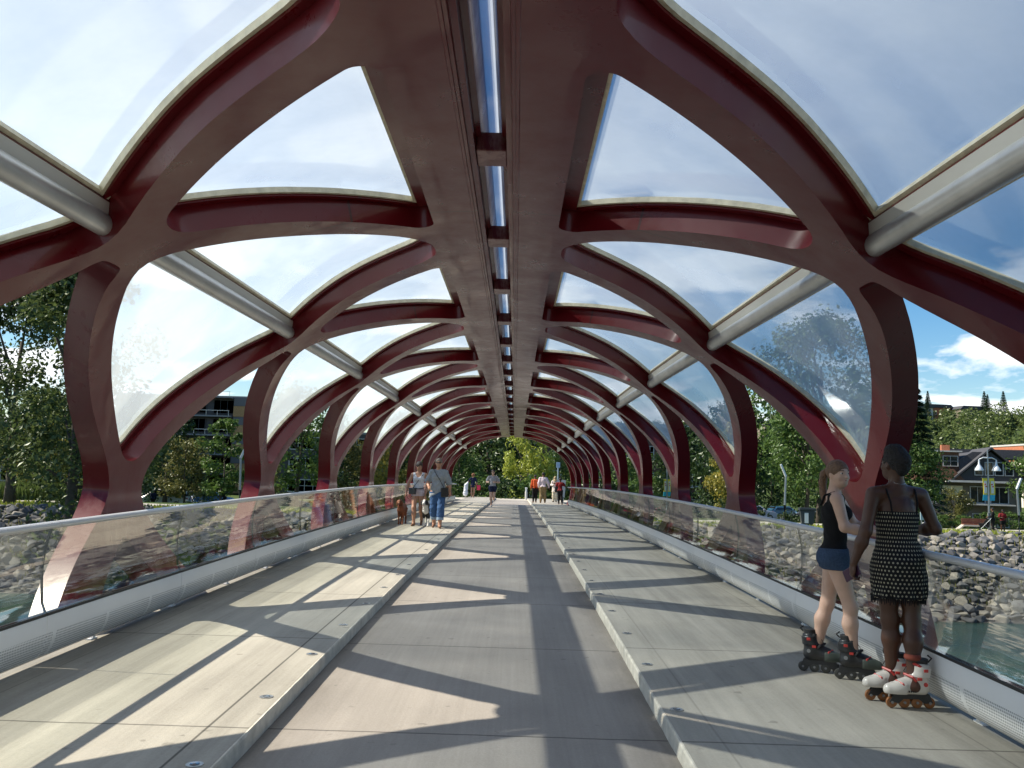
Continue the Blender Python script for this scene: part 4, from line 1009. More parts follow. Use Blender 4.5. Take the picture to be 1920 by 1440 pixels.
car('parked_car', 'hatch', 18.4, 104.0, R(30), (.28, .02, .02), 'red hatchback between the arch feet, behind the golden tree')
# ------------------------------------------------------------------ street furniture
GALV = mat('galvanised_steel', (.26, .29, .31), .35, .7); LAMPG = mat('pale_lamp_head', (.62, .66, .68), .4, .2)
def park_lamp(x, y, h, rz, label, base=None):
    z = gz(x, y) if base is None else base; o = thing('park_lamp', label, 'lamp post', (x, y, z), rz, 'angular park lamps on the banks')
    mb = MB(); mb.tube([(0, 0, -.3), (0, 0, h*.34), (.08, 0, h*.80)], [.085, .08, .065], 10); mb.obj('pole', GALV, o, smooth=40)
    mb = MB(); d = Vector((-.42, 0, 1)).normalized(); c = Vector((.08, 0, h*.80))+d*h*.10; rot = Matrix.Rotation(-math.atan2(.42, 1), 3, 'Y'); mb.box(c, (.13, .17, h*.21), rot); mb.obj('lamp_head', LAMPG, o, bevel=.02)
    mb = MB(); mb.lathe([(.0, 0), (.16, 0), (.16, .03), (.0, .03)], 12); mb.obj('base_plate', GALV, o); return o
park_lamp(-18.0, 58, 4.6, R(180), 'slim angular lamp post left of the second arch foot, before the flats')
park_lamp(19.3, 62, 4.4, 0, 'slim angular lamp post with pale head in front of the parked cars')
park_lamp(34.9, 60.5, 3.9, R(180), 'slim angular lamp post at the right edge, right of the bannered lamp')
BANY = mat('banner_yellow', (.80, .68, .08), .8); BANB = mat('banner_turquoise', (.05, .45, .62), .8); BANW = mat('banner_white', (.75, .74, .68), .8); BANR = mat('banner_red_motif', (.6, .08, .05), .8)
def banner_lamp(x, y, h, label, rz=0, shades=True):
    o = thing('banner_lamp', label, 'lamp post', (x, y, gz(x, y)), rz, 'bannered twin lamps by the river road')
    mb = MB(); mb.tube([(0, 0, -.3), (0, 0, h*.5), (0, 0, h)], [.08, .07, .05], 10); mb.obj('pole', GALV, o, smooth=40)
    if shades:
        mb = MB(); mb.tube([(-.62, 0, h*.88), (-.3, 0, h*.905), (0, 0, h*.90), (.3, 0, h*.905), (.62, 0, h*.88)], [.03, .045, .06, .045, .03], 8); mb.obj('arm', LAMPG, o, smooth=True)
        for s in (-1, 1):
            mb = MB(); mb.lathe([(.04, h*.88), (.06, h*.85), (.07, h*.82), (.20, h*.785), (.30, h*.755), (.29, h*.745), (.0, h*.75)], 14, (s*.62, 0, 0)); mb.obj('lamp_shade', LAMPG, o, smooth=50)
    mb = MB(); mb.tube([(-.5, 0, h*.665), (.5, 0, h*.665)], .02, 6); mb.obj('banner_bar', GALV, o)
    for s in (-1, 1):
        n = 12; hh = h*.27
        for nm, t0, t1, m_ in (('banner', 0, .74, BANY), ('banner_foot', .74, 1, BANB)):
            mb = MB(); vs = []
            for k in range(5):
                t = t0+(t1-t0)*k/4; zz = h*.655-hh*t; bow = .07*math.sin(math.pi*t)
                for xx, yy in ((.07, 0), (.24, .03), (.42, 0), (.42, .02), (.24, .05), (.07, .02)): vs.append((s*xx+bow, yy, zz))
            mb.add(vs, [(k*6+j, k*6+(j+1) % 6, (k+1)*6+(j+1) % 6, (k+1)*6+j) for k in range(4) for j in range(6)]+[tuple(range(6)), tuple(range(24, 30))])
            b = mb.obj(nm, m_, o)
            if nm == 'banner':
                m2 = MB(); m2.box((s*.245+.045, -.012, h*.655-hh*.40), (.20, .012, hh*.55)); m2.obj('banner_field', BANW, b)
                m3 = MB()
                for (dx, dz, r_) in ((-.03, .12, .055), (.03, -.03, .055)): m3.lathe([(0, -.008), (r_, -.008), (r_, .008), (0, .008)], 12); m3.v[-48:] = [(a+s*.245+.045+dx, c-.024, b_+h*.655-hh*.35+dz) for a, b_, c in m3.v[-48:]]
                m3.obj('motif', BANR, b)
    mb = MB(); mb.box((0, -.10, h*.20), (.30, .03, .46)); pl = mb.obj('parking_sign', TRIM, o)
    mb = MB(); mb.box((-.04, -.118, h*.215), (.04, .008, .20)); mb.box((.02, -.118, h*.235), (.08, .008, .04)); mb.obj('sign_mark', BLACK, pl)
    return o
banner_lamp(34.1, 62.8, 5.9, 'twin-headed street lamp with two yellow and turquoise banners before the timber-gabled house')
banner_lamp(13.4, 76, 5.4, 'banner pole seen between the arch feet against the brick building', R(35), shades=False)
def bench(x, y, rz, label):
    o = thing('park_bench', label, 'bench', (x, y, gz(x, y)+.05), rz)
    W = mat('red_brown_timber', (.20, .065, .035), .6, noise_s=6, noise_a=.25); Cn = mat('pale_bench_concrete', (.48, .44, .37), .8)
    mb = MB(); mb.prism([(-1.7, .0), (-1.5, .02), (-1.05, .38), (1.05, .38), (1.5, .02), (1.7, 0), (1.7, -.06), (1.45, -.06), (1.0, .27), (-1.0, .27), (-1.45, -.06), (-1.7, -.06)], -.25, .25); mb.obj('base', Cn, o, bevel=.02)
    mb = MB(); 
    for k in range(4): mb.box((0, -.19+k*.125, .415), (2.1, .11, .05))
    mb.obj('seat', W, o, bevel=.008)
    mb = MB()
    for k in range(3): mb.box((0, .25+k*.02, .52+k*.13), (2.0, .04, .115))
    mb.obj('backrest', W, o, bevel=.008); return o
bench(35.0, 66.2, R(-4), 'low bench with red-brown timber back on a pale concrete base')
def litter_bin(x, y, label):
    o = thing('litter_bin', label, 'bin', (x, y, gz(x, y)+.03), R(-10)); D = mat('dark_bin_metal', (.035, .045, .05), .45, .3)
    mb = MB(); mb.prism([(-.42, .12), (.34, .12), (.46, 1.16), (-.52, 1.16)], -.32, .32); mb.obj('body', D, o, bevel=.02)
    mb = MB(); mb.prism([(-.62, 1.16), (.55, 1.16), (.50, 1.34), (-.56, 1.34)], -.38, .38); mb.obj('lid', D, o, bevel=.03)
    mb = MB(); mb.box((-.12, -.35, .65), (.26, .02, .7)); mb.obj('door_panel', LAMPG, o)
    mb = MB(); mb.box((0, 0, .06), (.7, .5, .12)); mb.obj('foot', LAMPG, o)
litter_bin(20.7, 61.4, 'dark tapering litter bin on the riverside path beside the forked tree')
def pole_sign(x, y, z, h, label):
    o = thing('pole_sign', label, 'sign', (x, y, z)); mb = MB(); mb.tube([(0, 0, 0), (0, 0, h)], .045, 10); mb.obj('pole', mat('blue_grey_pole', (.33, .42, .47), .4, .3), o, smooth=40)
    mb = MB(); mb.box((0, -.06, h-.12), (.26, .03, .36)); mb.obj('plate', mat('blue_sign_back', (.30, .42, .55), .5), o, bevel=.01)
pole_sign(3.06, 58.2, -.18, 2.55, 'blue-grey post with a small plate at the right end of the deck')
def bollard():
    o = thing('path_bollard', 'pale round bollard in the middle of the deck end', 'bollard', (1.02, 61.2, -.19)); mb = MB(); mb.lathe([(.11, 0), (.11, .05), (.085, .06), (.085, .55), (.07, .58)], 16); mb.obj('post', TRIM, o, smooth=40)
    mb = MB(); mb.lathe([(.06, .58), (.06, .76), (.09, .78), (.09, .84), (.0, .86)], 16); mb.obj('cap', LAMPG, o, smooth=40)
bollard()
def end_panel():
    o = thing('white_sign_board', 'white board standing behind the headscarfed woman at the right end of the deck', 'sign', (3.05, 54.6, zd(54.6)+HK-.02)); mb = MB(); mb.prism([(-.50, .30), (.28, .30), (.34, 1.36), (-.44, 1.42)], -.02, .02); mb.obj('board', TRIM, o)
    mb = MB(); mb.box((-.3, .03, .65), (.05, .05, 1.3)); mb.box((.2, .03, .65), (.05, .05, 1.3)); mb.obj('leg', GALV, o)
end_panel()
def info(x, y, label):
    o = thing('information_board', label, 'sign', (x, y, gz(x, y)+.02), R(12)); mb = MB(); mb.box((-.25, 0, .45), (.06, .06, .95)); mb.box((.25, 0, .45), (.06, .06, .95)); mb.obj('post', GALV, o)
    mb = MB(); mb.box((0, -.03, 1.05), (.72, .05, .55)); b = mb.obj('panel', mat('pale_blue_board', (.35, .47, .52), .5), o); mb = MB()
    for k in range(4): mb.box((0, -.06, .88+k*.11), (.5-.06*(k % 2), .01, .03))
    mb.obj('text_lines', TRIM, b)
info(28.9, 61.5, 'pale blue board on two posts at the top of the rocky bank')
def wood_pole(x, y, h, label):
    o = thing('utility_pole', label, 'pole', (x, y, gz(x, y))); mb = MB(); mb.tube([(0, 0, -.4), (0, 0, h)], [.17, .12], 10); mb.obj('pole', mat('brown_pole_wood', (.22, .13, .07), .9, noise_s=5, noise_a=.3), o, smooth=40); mb = MB(); mb.box((0, 0, h-.6), (1.8, .1, .12)); mb.obj('cross_arm', BARK, o)
wood_pole(31.2, 112, 8.2, 'brown wooden utility pole behind the silver off-roader')
def white_mast(x, y, label):
    o = thing('traffic_barrier', label, 'sign', (x, y, gz(x, y))); mb = MB(); mb.tube([(0, 0, 0), (.32, 0, 2.7)], .05, 8); mb.obj('mast', TRIM, o); mb = MB(); mb.box((.62, 0, .95), (.85, .06, .9)); mb.box((.3, 0, .4), (.06, .06, .8)); mb.box((.95, 0, .4), (.06, .06, .8)); mb.obj('board', CREAMW, o)
white_mast(-11.8, 68, 'leaning white post with a cream board beyond the left balustrade')
# ------------------------------------------------------------------ people and animals: distance fields polygonised into one continuous skin
class Field:
    def __init__(s, lo, hi, h):
        s.lo = np.array(lo, float); s.h = h; n = np.ceil((np.array(hi)-s.lo)/h).astype(int)+1
        s.ax = [s.lo[i]+h*np.arange(n[i]) for i in range(3)]; s.n = n
    def empty(s): return np.full(s.n, .25, np.float32)
    def blk(s, lo, hi, m):
        sl = []
        for i in range(3):
            a = max(0, int((lo[i]-m-s.lo[i])/s.h)); b = min(s.n[i], int((hi[i]+m-s.lo[i])/s.h)+2); sl.append(slice(a, max(a+1, b)))
        g = np.meshgrid(s.ax[0][sl[0]], s.ax[1][sl[1]], s.ax[2][sl[2]], indexing='ij', sparse=True); return tuple(sl), g
    def add(s, F, prims, k=.02):
        for p in prims:
            t = p[0]
            if t == 'c':
                a, b, ra, rb = np.array(p[1], float), np.array(p[2], float), p[3], p[4]; r = max(ra, rb)
                sl, (X, Y, Z) = s.blk(np.minimum(a, b)-r, np.maximum(a, b)+r, k+.03); ba = b-a; l2 = max(ba@ba, 1e-9)
                t_ = np.clip(((X-a[0])*ba[0]+(Y-a[1])*ba[1]+(Z-a[2])*ba[2])/l2, 0, 1)
                d = np.sqrt((X-a[0]-ba[0]*t_)**2+(Y-a[1]-ba[1]*t_)**2+(Z-a[2]-ba[2]*t_)**2)-(ra+(rb-ra)*t_)
            else:
                c, r = np.array(p[1], float), np.array(p[2], float); rot = p[3] if len(p) > 3 else None; R_ = max(r)
                sl, (X, Y, Z) = s.blk(c-(R_ if rot is not None else r), c+(R_ if rot is not None else r), k+.03); X = X-c[0]; Y = Y-c[1]; Z = Z-c[2]
                if rot is not None:
                    m = np.array(rot.transposed()); X, Y, Z = m[0][0]*X+m[0][1]*Y+m[0][2]*Z, m[1][0]*X+m[1][1]*Y+m[1][2]*Z, m[2][0]*X+m[2][1]*Y+m[2][2]*Z
                k0 = np.sqrt((X/r[0])**2+(Y/r[1])**2+(Z/r[2])**2); k1 = np.sqrt((X/r[0]**2)**2+(Y/r[1]**2)**2+(Z/r[2]**2)**2)+1e-9
                d = k0*(k0-1)/k1
            G = F[sl]; hh = np.clip(.5+.5*(G-d)/k, 0, 1); F[sl] = G*(1-hh)+d*hh-k*hh*(1-hh)
        return F
    def prof(s, tab, zs):
        """stack of ellipses: z -> cx, cy, rx, ry"""
        Z = s.ax[2]; T = np.array(tab, float); c = [np.interp(Z, zs, T[:, i]) for i in range(4)]
        X = s.ax[0][:, None, None]; Y = s.ax[1][None, :, None]
        q = np.sqrt(((X-c[0])/c[2])**2+((Y-c[1])/c[3])**2); d = ((q-1)*np.minimum(c[2], c[3])).astype(np.float32)
        return np.maximum(d, np.maximum(zs[0]-Z, Z-zs[-1])[None, None, :]).astype(np.float32)
    def zclip(s, F, z0, z1): Z = s.ax[2][None, None, :]; return np.maximum(F, np.maximum(z0-Z, Z-z1)).astype(np.float32)
    def wob(s, a, f, seed=0.):
        X, Y, Z = s.ax[0][:, None, None], s.ax[1][None, :, None], s.ax[2][None, None, :]
        return a*(np.sin(X*f+1.3*np.sin(Z*f*.7+seed))*np.sin(Z*f*.9+np.sin(Y*f*.8)+seed)+.5*np.sin((X+Y)*f*1.7+Z*f*1.9))
    def mesh(s, F):
        F = np.pad(F, 1, constant_values=.25); sg = F < 0; n = np.array(F.shape)-1
        c = [sg[i:n[0]+i, j:n[1]+j, k:n[2]+k] for i in (0, 1) for j in (0, 1) for k in (0, 1)]; cnt = sum(x.astype(np.int8) for x in c)
        act = (cnt > 0) & (cnt < 8); idx = np.full(act.shape, -1, np.int64); I = np.argwhere(act); idx[tuple(I.T)] = np.arange(len(I))
        P = np.zeros((len(I), 3)); W = np.zeros(len(I)); off = [(i, j, k) for i in (0, 1) for j in (0, 1) for k in (0, 1)]
        for a in range(8):
            for b in range(a+1, 8):
                A, B = np.array(off[a]), np.array(off[b])
                if np.abs(A-B).sum() != 1: continue
                fa = F[tuple((I+A).T)]; fb = F[tuple((I+B).T)]; m = (fa < 0) != (fb < 0); t = np.where(m, fa/np.where(m, fa-fb, 1), 0)
                P += np.where(m[:, None], A+(B-A)*t[:, None], 0); W += m
        P = (I+P/W[:, None]-1)*s.h+s.lo; Q = []
        for d in range(3):
            e = [0, 0, 0]; e[d] = 1; sh = [slice(1, None)]*3
            A = sg[1:-1, 1:-1, 1:-1] if False else None
            lo_ = [slice(1, F.shape[i]-1) for i in range(3)]; lo_[d] = slice(0, F.shape[d]-1); hi_ = list(lo_); hi_[d] = slice(1, F.shape[d])
            a, b = sg[tuple(lo_)], sg[tuple(hi_)]; E = np.argwhere(a != b); st = np.array([1, 1, 1]); st[d] = 0; G = E+st; fl = a[tuple(E.T)]
            u, v = [(1, 2), (2, 0), (0, 1)][d]; U = np.zeros(3, int); U[u] = 1; V = np.zeros(3, int); V[v] = 1
            q = np.stack([idx[tuple((G-U-V).T)], idx[tuple((G-V).T)], idx[tuple(G.T)], idx[tuple((G-U).T)]], 1); q[~fl] = q[~fl][:, ::-1]; Q.append(q)
        Q = np.concatenate(Q); return P, Q[(Q >= 0).all(1)]
    def obj(s, F, name, m, parent):
        P, Q = s.mesh(F); me = bpy.data.meshes.new(name); me.vertices.add(len(P)); me.vertices.foreach_set('co', P.ravel())
        me.loops.add(len(Q)*4); me.loops.foreach_set('vertex_index', Q.ravel().astype(np.int32)); me.polygons.add(len(Q)); me.polygons.foreach_set('loop_start', np.arange(0, len(Q)*4, 4, dtype=np.int32))
        me.polygons.foreach_set('use_smooth', np.ones(len(Q), bool)); me.update(calc_edges=True); me.validate(); me.materials.append(m)
        o = bpy.data.objects.new(name, me); link(o, parent); return o

def skin_mat(n, c, r=.5):
    m = mat(n, c, r, noise_s=14, noise_a=.08, bump=.08, bump_s=120); p = m.node_tree.nodes['Principled BSDF']
    p.inputs['Subsurface Weight'].default_value = .08; p.inputs['Subsurface Radius'].default_value = (.01, .004, .002); return m
def cloth(n, c, **k): return mat(n, c, .9, noise_s=k.get('s', 30), noise_a=k.get('a', .12), bump=.35, bump_s=160, spec=.25)
SK_PALE = skin_mat('pale_skin', (.62, .40, .30)); SK_DARK = skin_mat('dark_brown_skin', (.075, .030, .016), .42); SK_TAN = skin_mat('tanned_skin', (.46, .24, .15)); SK_BROWN = skin_mat('brown_skin', (.20, .10, .06))
HAIR_B = mat('light_brown_hair', (.16, .085, .045), .5, noise_s=60, noise_a=.35, bump=.5, bump_s=90); HAIR_K = mat('black_hair', (.012, .010, .010), .7, noise_s=50, noise_a=.4, bump=.9, bump_s=70); HAIR_D = mat('dark_brown_hair', (.035, .02, .014), .5, noise_s=60, noise_a=.3, bump=.5, bump_s=90)
HAIR_G = mat('short_grey_hair', (.20, .17, .14), .7, noise_s=60, noise_a=.3, bump=.5, bump_s=90); HAIR_C = mat('curly_auburn_hair', (.20, .085, .04), .8, noise_s=40, noise_a=.5, bump=1, bump_s=50)
EYEW = mat('eye_white', (.7, .68, .65), .2); IRIS = mat('iris', (.05, .05, .06), .1); LIP = mat('lips', (.42, .15, .13), .4); BROW = mat('eyebrow', (.09, .05, .03), .8); SHADES = mat('sunglass_lens', (.01, .01, .012), .08)

DEF = dict(head=(0, .012, .938), hipR=(.052, 0, .52), kneeR=(.055, .012, .285), ankR=(.055, -.006, .05), toeR=(.075, .095, .018), hipL=(-.052, 0, .52), kneeL=(-.055, .012, .285), ankL=(-.055, -.006, .05), toeL=(-.075, .095, .018),
           shR=(.103, 0, .800), elR=(.135, -.01, .635), wrR=(.14, .035, .49), shL=(-.103, 0, .800), elL=(-.135, -.01, .635), wrL=(-.14, .035, .49), chest=(0, 0, .73), waist=(0, .004, .63), pelvis=(0, -.004, .535), neck=(0, -.004, .84))
def hand_prims(w, d, n, s, side, curl=.5):
    """palm, four unequal bent fingers and a thumb leaving the side of the palm; w wrist, d along the hand, n palm normal"""
    w, d, n = Vector(w), Vector(d).normalized(), Vector(n).normalized(); n = (n-d*n.dot(d)).normalized(); sd_ = d.cross(n)*side; P = []
    pc = w+d*.045*s; rot = Matrix((sd_, d, n)).transposed(); P.append(('e', pc, (.038*s, .050*s, .017*s), rot))
    for i, (o, l) in enumerate(((.027, .068), (.009, .076), (-.009, .070), (-.026, .055))):
        a = w+d*.085*s+sd_*o*s; r = .0088*s*(1-.06*i); dd = d
        for k, f in enumerate((.45, .32, .23)):
            dd = (Matrix.Rotation(-curl*(.45+.35*k)*side, 3, sd_*side) @ dd) if curl else dd
            dd = (dd+n*curl*.45).normalized(); b = a+dd*l*s*f; P.append(('c', a, b, r, r*.93)); a = b; r *= .93
    a = w+d*.022*s+sd_*.026*s; dd = (d*.62+sd_*.68+n*.25).normalized(); b = a+dd*.035*s; P.append(('c', a, b, .0125*s, .0105*s)); dd = (dd+n*.35*(.4+curl)+d*.4).normalized(); P.append(('c', b, b+dd*.03*s, .0105*s, .0088*s))
    return P
def person(label, loc, rz, H, J=None, skin=SK_TAN, h=.012, bulk=1.0, female=False, garments=(), hair=None, shoes=None, hands=(.35, .35), headrot=(0, 0), extras=None, face=True, hipw=1.0, group=None, pn=None):
    q = dict(DEF); q.update(J or {}); v = {k: Vector(p)*H for k, p in q.items()}; b = bulk
    root = thing('person', label, 'person', loc, rz, group)
    A = np.array([list(p) for p in v.values()]); lo = A.min(0)-.16; hi = A.max(0)+.17; lo[2] = -.06; Fd = Field(lo, hi, h)
    P = {}; c, w_, pv = v['chest'], v['waist'], v['pelvis']
    tor = [('e', pv, (.090*H*b*hipw, .066*H*b, .070*H)), ('e', w_, (.070*H*b, .052*H*b, .10*H)), ('e', c, (.086*H*b, .060*H*b, .088*H)), ('c', v['shL']*.86+v['shR']*.14, v['shR']*.86+v['shL']*.14, .030*H*b, .030*H*b)]
    tor += [('e', pv+Vector((s*.045*H*hipw, -.030*H, -.018*H)), (.045*H*b*hipw, .045*H*b, .05*H)) for s in (-1, 1)]
    if female: tor += [('e', c+Vector((s*.038*H, .046*H, .008*H)), (.036*H*b, .034*H*b, .036*H)) for s in (-1, 1)]
    for s in (-1, 1): tor.append(('c', v['neck']+Vector((s*.02*H, 0, -.015*H)), v['shR' if s > 0 else 'shL']*.7+v['neck']*.3+Vector((0, -.002*H, -.006*H)), .026*H, .026*H))
    P['torso'] = tor
    hc = v['head']; nk = [('c', v['neck']+Vector((0, 0, -.02*H)), hc+Vector((0, -.012*H, -.04*H)), .031*H*(b*.5+.5), .030*H)]
    Rh = Matrix.Rotation(headrot[0], 3, 'Z') @ Matrix.Rotation(headrot[1], 3, 'X')
    def hp(x, y, z): return hc+Rh @ (Vector((x, y, z))*H)
    hd = [('e', hp(0, -.006, .012), (.0435*H, .055*H, .050*H), Rh), ('e', hp(0, .016, -.022), (.034*H, .038*H, .044*H), Rh), ('e', hp(0, .030, -.048), (.018*H, .018*H, .016*H), Rh)]
    P['head'] = nk+hd
    fine = [('e', hp(0, .055, -.014), (.0075*H, .013*H, .010*H), Rh), ('c', hp(0, .047, .006), hp(0, .054, -.012), .005*H, .006*H), ('e', hp(0, .046, -.033), (.014*H, .008*H, .006*H), Rh), ('e', hp(0, .043, .014), (.028*H, .010*H, .007*H), Rh)]
    fine += [('e', hp(s*.044, -.004, -.008), (.006*H, .012*H, .017*H), Rh) for s in (-1, 1)]+[('e', hp(s*.022, .034, -.018), (.014*H, .014*H, .014*H), Rh) for s in (-1, 1)]
    for S_ in 'RL':
        P['uarm'+S_] = [('c', v['sh'+S_], v['el'+S_], .031*H*b, .0235*H*b)]; P['farm'+S_] = [('c', v['el'+S_], v['el'+S_]*.65+v['wr'+S_]*.35, .0235*H*b, .0245*H*b), ('c', v['el'+S_]*.65+v['wr'+S_]*.35, v['wr'+S_], .0245*H*b, .0155*H*b)]
        hp_, k_, a_ = v['hip'+S_], v['knee'+S_], v['ank'+S_]; d = (a_-k_)
        P['thigh'+S_] = [('c', hp_+(k_-hp_)*.04, k_, .054*H*b, .032*H*b)]; P['shin'+S_] = [('c', k_, k_+d*.35-Vector((0, .008*H, 0)), .032*H*b, .035*H*b), ('c', k_+d*.35-Vector((0, .008*H, 0)), a_, .035*H*b, .020*H*b)]
        P['foot'+S_] = [('c', a_-Vector((0, .01*H, .022*H)), v['toe'+S_]+Vector((0, 0, .004*H)), .021*H, .016*H), ('c', a_, a_-Vector((0, .012*H, .022*H)), .02*H, .021*H)]
    F = Fd.empty(); order = ['torso', 'head', 'uarmR', 'uarmL', 'farmR', 'farmL', 'thighR', 'thighL', 'shinR', 'shinL', 'footR', 'footL']
    for k in order: Fd.add(F, P[k], .022*H if 'arm' not in k else .016*H)
    if face: Fd.add(F, fine, .006*H)
    hn = {}
    for i, S_ in enumerate('RL'):
        d = (v['wr'+S_]-v['el'+S_]).normalized(); n = q.get('palm'+S_); n = Vector(n) if n else Vector((-1 if S_ == 'R' else 1, .2, 0)); hd_ = q.get('hdir'+S_); hd_ = Vector(hd_) if hd_ else d
        Fd.add(F, hand_prims(v['wr'+S_], hd_, n, H/1.72, 1 if S_ == 'R' else -1, hands[i]), .005*H); hn[S_] = (v['wr'+S_]+hd_.normalized()*.07*H/1.72*1.0, hd_, n)
    body = Fd.obj(F, 'body', skin, root)
    if face:
        for s in (-1, 1):
            mb = MB(); mb.lathe([(0, -.0085*H), (.006*H, -.006*H), (.0085*H, 0), (.006*H, .006*H), (0, .0085*H)], 10); e = mb.obj('eye', EYEW, body, smooth=True); e.location = hp(s*.019, .0405, .003)
            mb = MB(); mb.lathe([(0, 0), (.0042*H, 0), (.003*H, .0015*H), (0, .002*H)], 10); mb.v = [(x, z, y) for x, y, z in mb.v]; ir = mb.obj('iris', IRIS, body, smooth=True); ir.location = hp(s*.019, .0485, .003); ir.rotation_euler = Rh.to_euler()
            mb = MB(); mb.tube([hp(s*.010, .0505, .0155), hp(s*.020, .0500, .0185), hp(s*.031, .042, .015)], [.0018*H, .0022*H, .0012*H], 6); mb.obj('eyebrow', BROW, body, smooth=True)
        mb = MB(); mb.tube([hp(-.0135, .046, -.0335), hp(-.005, .0535, -.0315), hp(.005, .0535, -.0315), hp(.0135, .046, -.0335)], [.001*H, .0032*H, .0032*H, .001*H], 6); mb.obj('lips', LIP, body, smooth=True)
    ctx = dict(F=Fd, P=P, v=v, H=H, hp=hp, Rh=Rh, root=root, body=body, hand=hn, B=F)
    for g in garments: g(ctx)
    if hair: hair(ctx)
    for S_ in 'RL':
        if shoes: shoes(ctx, S_)
    if extras: extras(ctx)
    return root
def G(name, parts, th, z0, z1, m, fold=.003, k=.02, uarm=None, extra=None, cutf=None, f=38):
    """garment: the named body parts grown by th, kept between heights z0 and z1 (fractions of H)"""
    def fn(c):
        Fd, H = c['F'], c['H']; F = Fd.empty()
        for p in parts:
            pr = c['P'][p]
            if p.startswith('uarm') and uarm: a, b = Vector(pr[0][1]), Vector(pr[0][2]); pr = [('c', a, a+(b-a)*uarm[0], pr[0][3]*uarm[1], pr[0][3]*uarm[2])]
            Fd.add(F, pr, k*H)
        if extra: Fd.add(F, [(e[0], *[Vector(x)*H if isinstance(x, (tuple, Vector)) else x*H for x in e[1:]]) for e in extra], .02*H)
        F = F-th+Fd.wob(fold, f, z0*9) if fold else F-th
        F = Fd.zclip(F.astype(np.float32), z0*H, z1*H)
        if cutf is not None: F = cutf(c, F)
        Fd.obj(F.astype(np.float32), name, m, c['root'])
    return fn
def tank_cut(c, F):
    """scooped neck, armholes and racer back straps"""
    Fd, H = c['F'], c['H']; X = Fd.ax[0][:, None, None]/H; Y = Fd.ax[1][None, :, None]/H; Z = Fd.ax[2][None, None, :]/H
    F = np.maximum(F, -(np.sqrt((X/.052)**2+((Z-.845)/.085)**2)-1)*.05*H); F = np.maximum(F, (np.abs(X)-.090-.0*Z)*H+0*Y*H-np.clip(.775-Z, 0, .02)*H*2)
    return np.maximum(F, (Z-.835)*H+0*X+0*Y)
def hair_cap(m, grow=.010, back=0.0, front=.030, name='hair', tail=None, extra=None, low=-.02, fold=.002):
    def fn(c):
        Fd, H, hp = c['F'], c['H'], c['hp']; F = Fd.empty(); Fd.add(F, [('e', hp(0, -.010-back*.5, .014), ((.0435+grow)*H, (.056+grow+back*.5)*H, (.051+grow)*H), c['Rh'])], .004*H)
        K = Fd.empty(); Fd.add(K, [('e', hp(0, .075, -.028), (.060*H, .062*H, .060*H), c['Rh']), ('e', hp(0, .062, -.005), (.034*H, front*H, .032*H), c['Rh'])], .01*H); n = hp(0, 0, low)
        F = np.maximum(F, -K); Z = Fd.ax[2][None, None, :]; F = np.maximum(F, (n.z-Z)+0*F)
        if extra: Fd.add(F, [(e[0], hp(*e[1]), *( [tuple(x*H for x in e[2])]+([c['Rh']]) if e[0] == 'e' else [hp(*e[2]), e[3]*H, e[4]*H])) for e in extra], .012*H)
        F = F+Fd.wob(fold, 190, 1)
        Fd.obj(F.astype(np.float32), name, m, c['root'])
    return fn
def plain_shoe(m, th=.004, z1=.045, name='shoe'):
    def fn(c, S_):
        Fd = c['F']; F = Fd.empty(); Fd.add(F, c['P']['foot'+S_], .01); a = c['v']['ank'+S_]; F = Fd.zclip(F-th, a.z-.2, a.z+(z1-.05)*c['H']); Fd.obj(F, name, m, c['root'])
    return fn
# ------------------------------------------------------------------ the people on the bridge and the banks
def WZ(x, y): return zd(y)+(HK+.001 if abs(x) > 1.11 else 0)
def dress_mat():
    m = cloth('black_dress_with_ring_print', (.012, .012, .014)); nt = m.node_tree; p = nt.nodes['Principled BSDF']; tc, o = xyz(nt)
    a = M(nt, 'MULTIPLY', M(nt, 'ARCTAN2', o[0], M(nt, 'MULTIPLY', o[1], -1.25)), 7.6); b = M(nt, 'MULTIPLY', o[2], 40.0)
    row = M(nt, 'FLOOR', b); a = M(nt, 'ADD', a, M(nt, 'MULTIPLY', M(nt, 'FRACT', M(nt, 'MULTIPLY', row, .5)), 1.0))
    da = M(nt, 'MULTIPLY', M(nt, 'SUBTRACT', M(nt, 'FRACT', a), .5), 1.05); db = M(nt, 'SUBTRACT', M(nt, 'FRACT', b), .5)
    d = M(nt, 'SQRT', M(nt, 'ADD', M(nt, 'MULTIPLY', da, da), M(nt, 'MULTIPLY', db, db)))
    ring = M(nt, 'MULTIPLY', mrange(nt, d, .06, .10, 0, 1), mrange(nt, d, .20, .25, 1, 0))
    nt.links.new(mixc_n(nt, ring, (.012, .012, .014), (.50, .46, .34)), p.inputs['Base Color']); return m
SKB = mat('black_skate_shell', (.018, .019, .021), .38, coat=.3); SKG = mat('grey_green_skate_toe', (.07, .085, .07), .5); SKW = mat('cream_skate_shell', (.62, .58, .52), .38, coat=.3); SKF = mat('dark_skate_frame', (.05, .052, .055), .35, .5)
WHA = mat('amber_wheel', (.28, .11, .035), .35); WHK = mat('dark_skate_wheel', (.06, .06, .055), .4); SRED = mat('red_buckle', (.55, .05, .04), .4); SGR = mat('grey_buckle', (.25, .25, .25), .4)
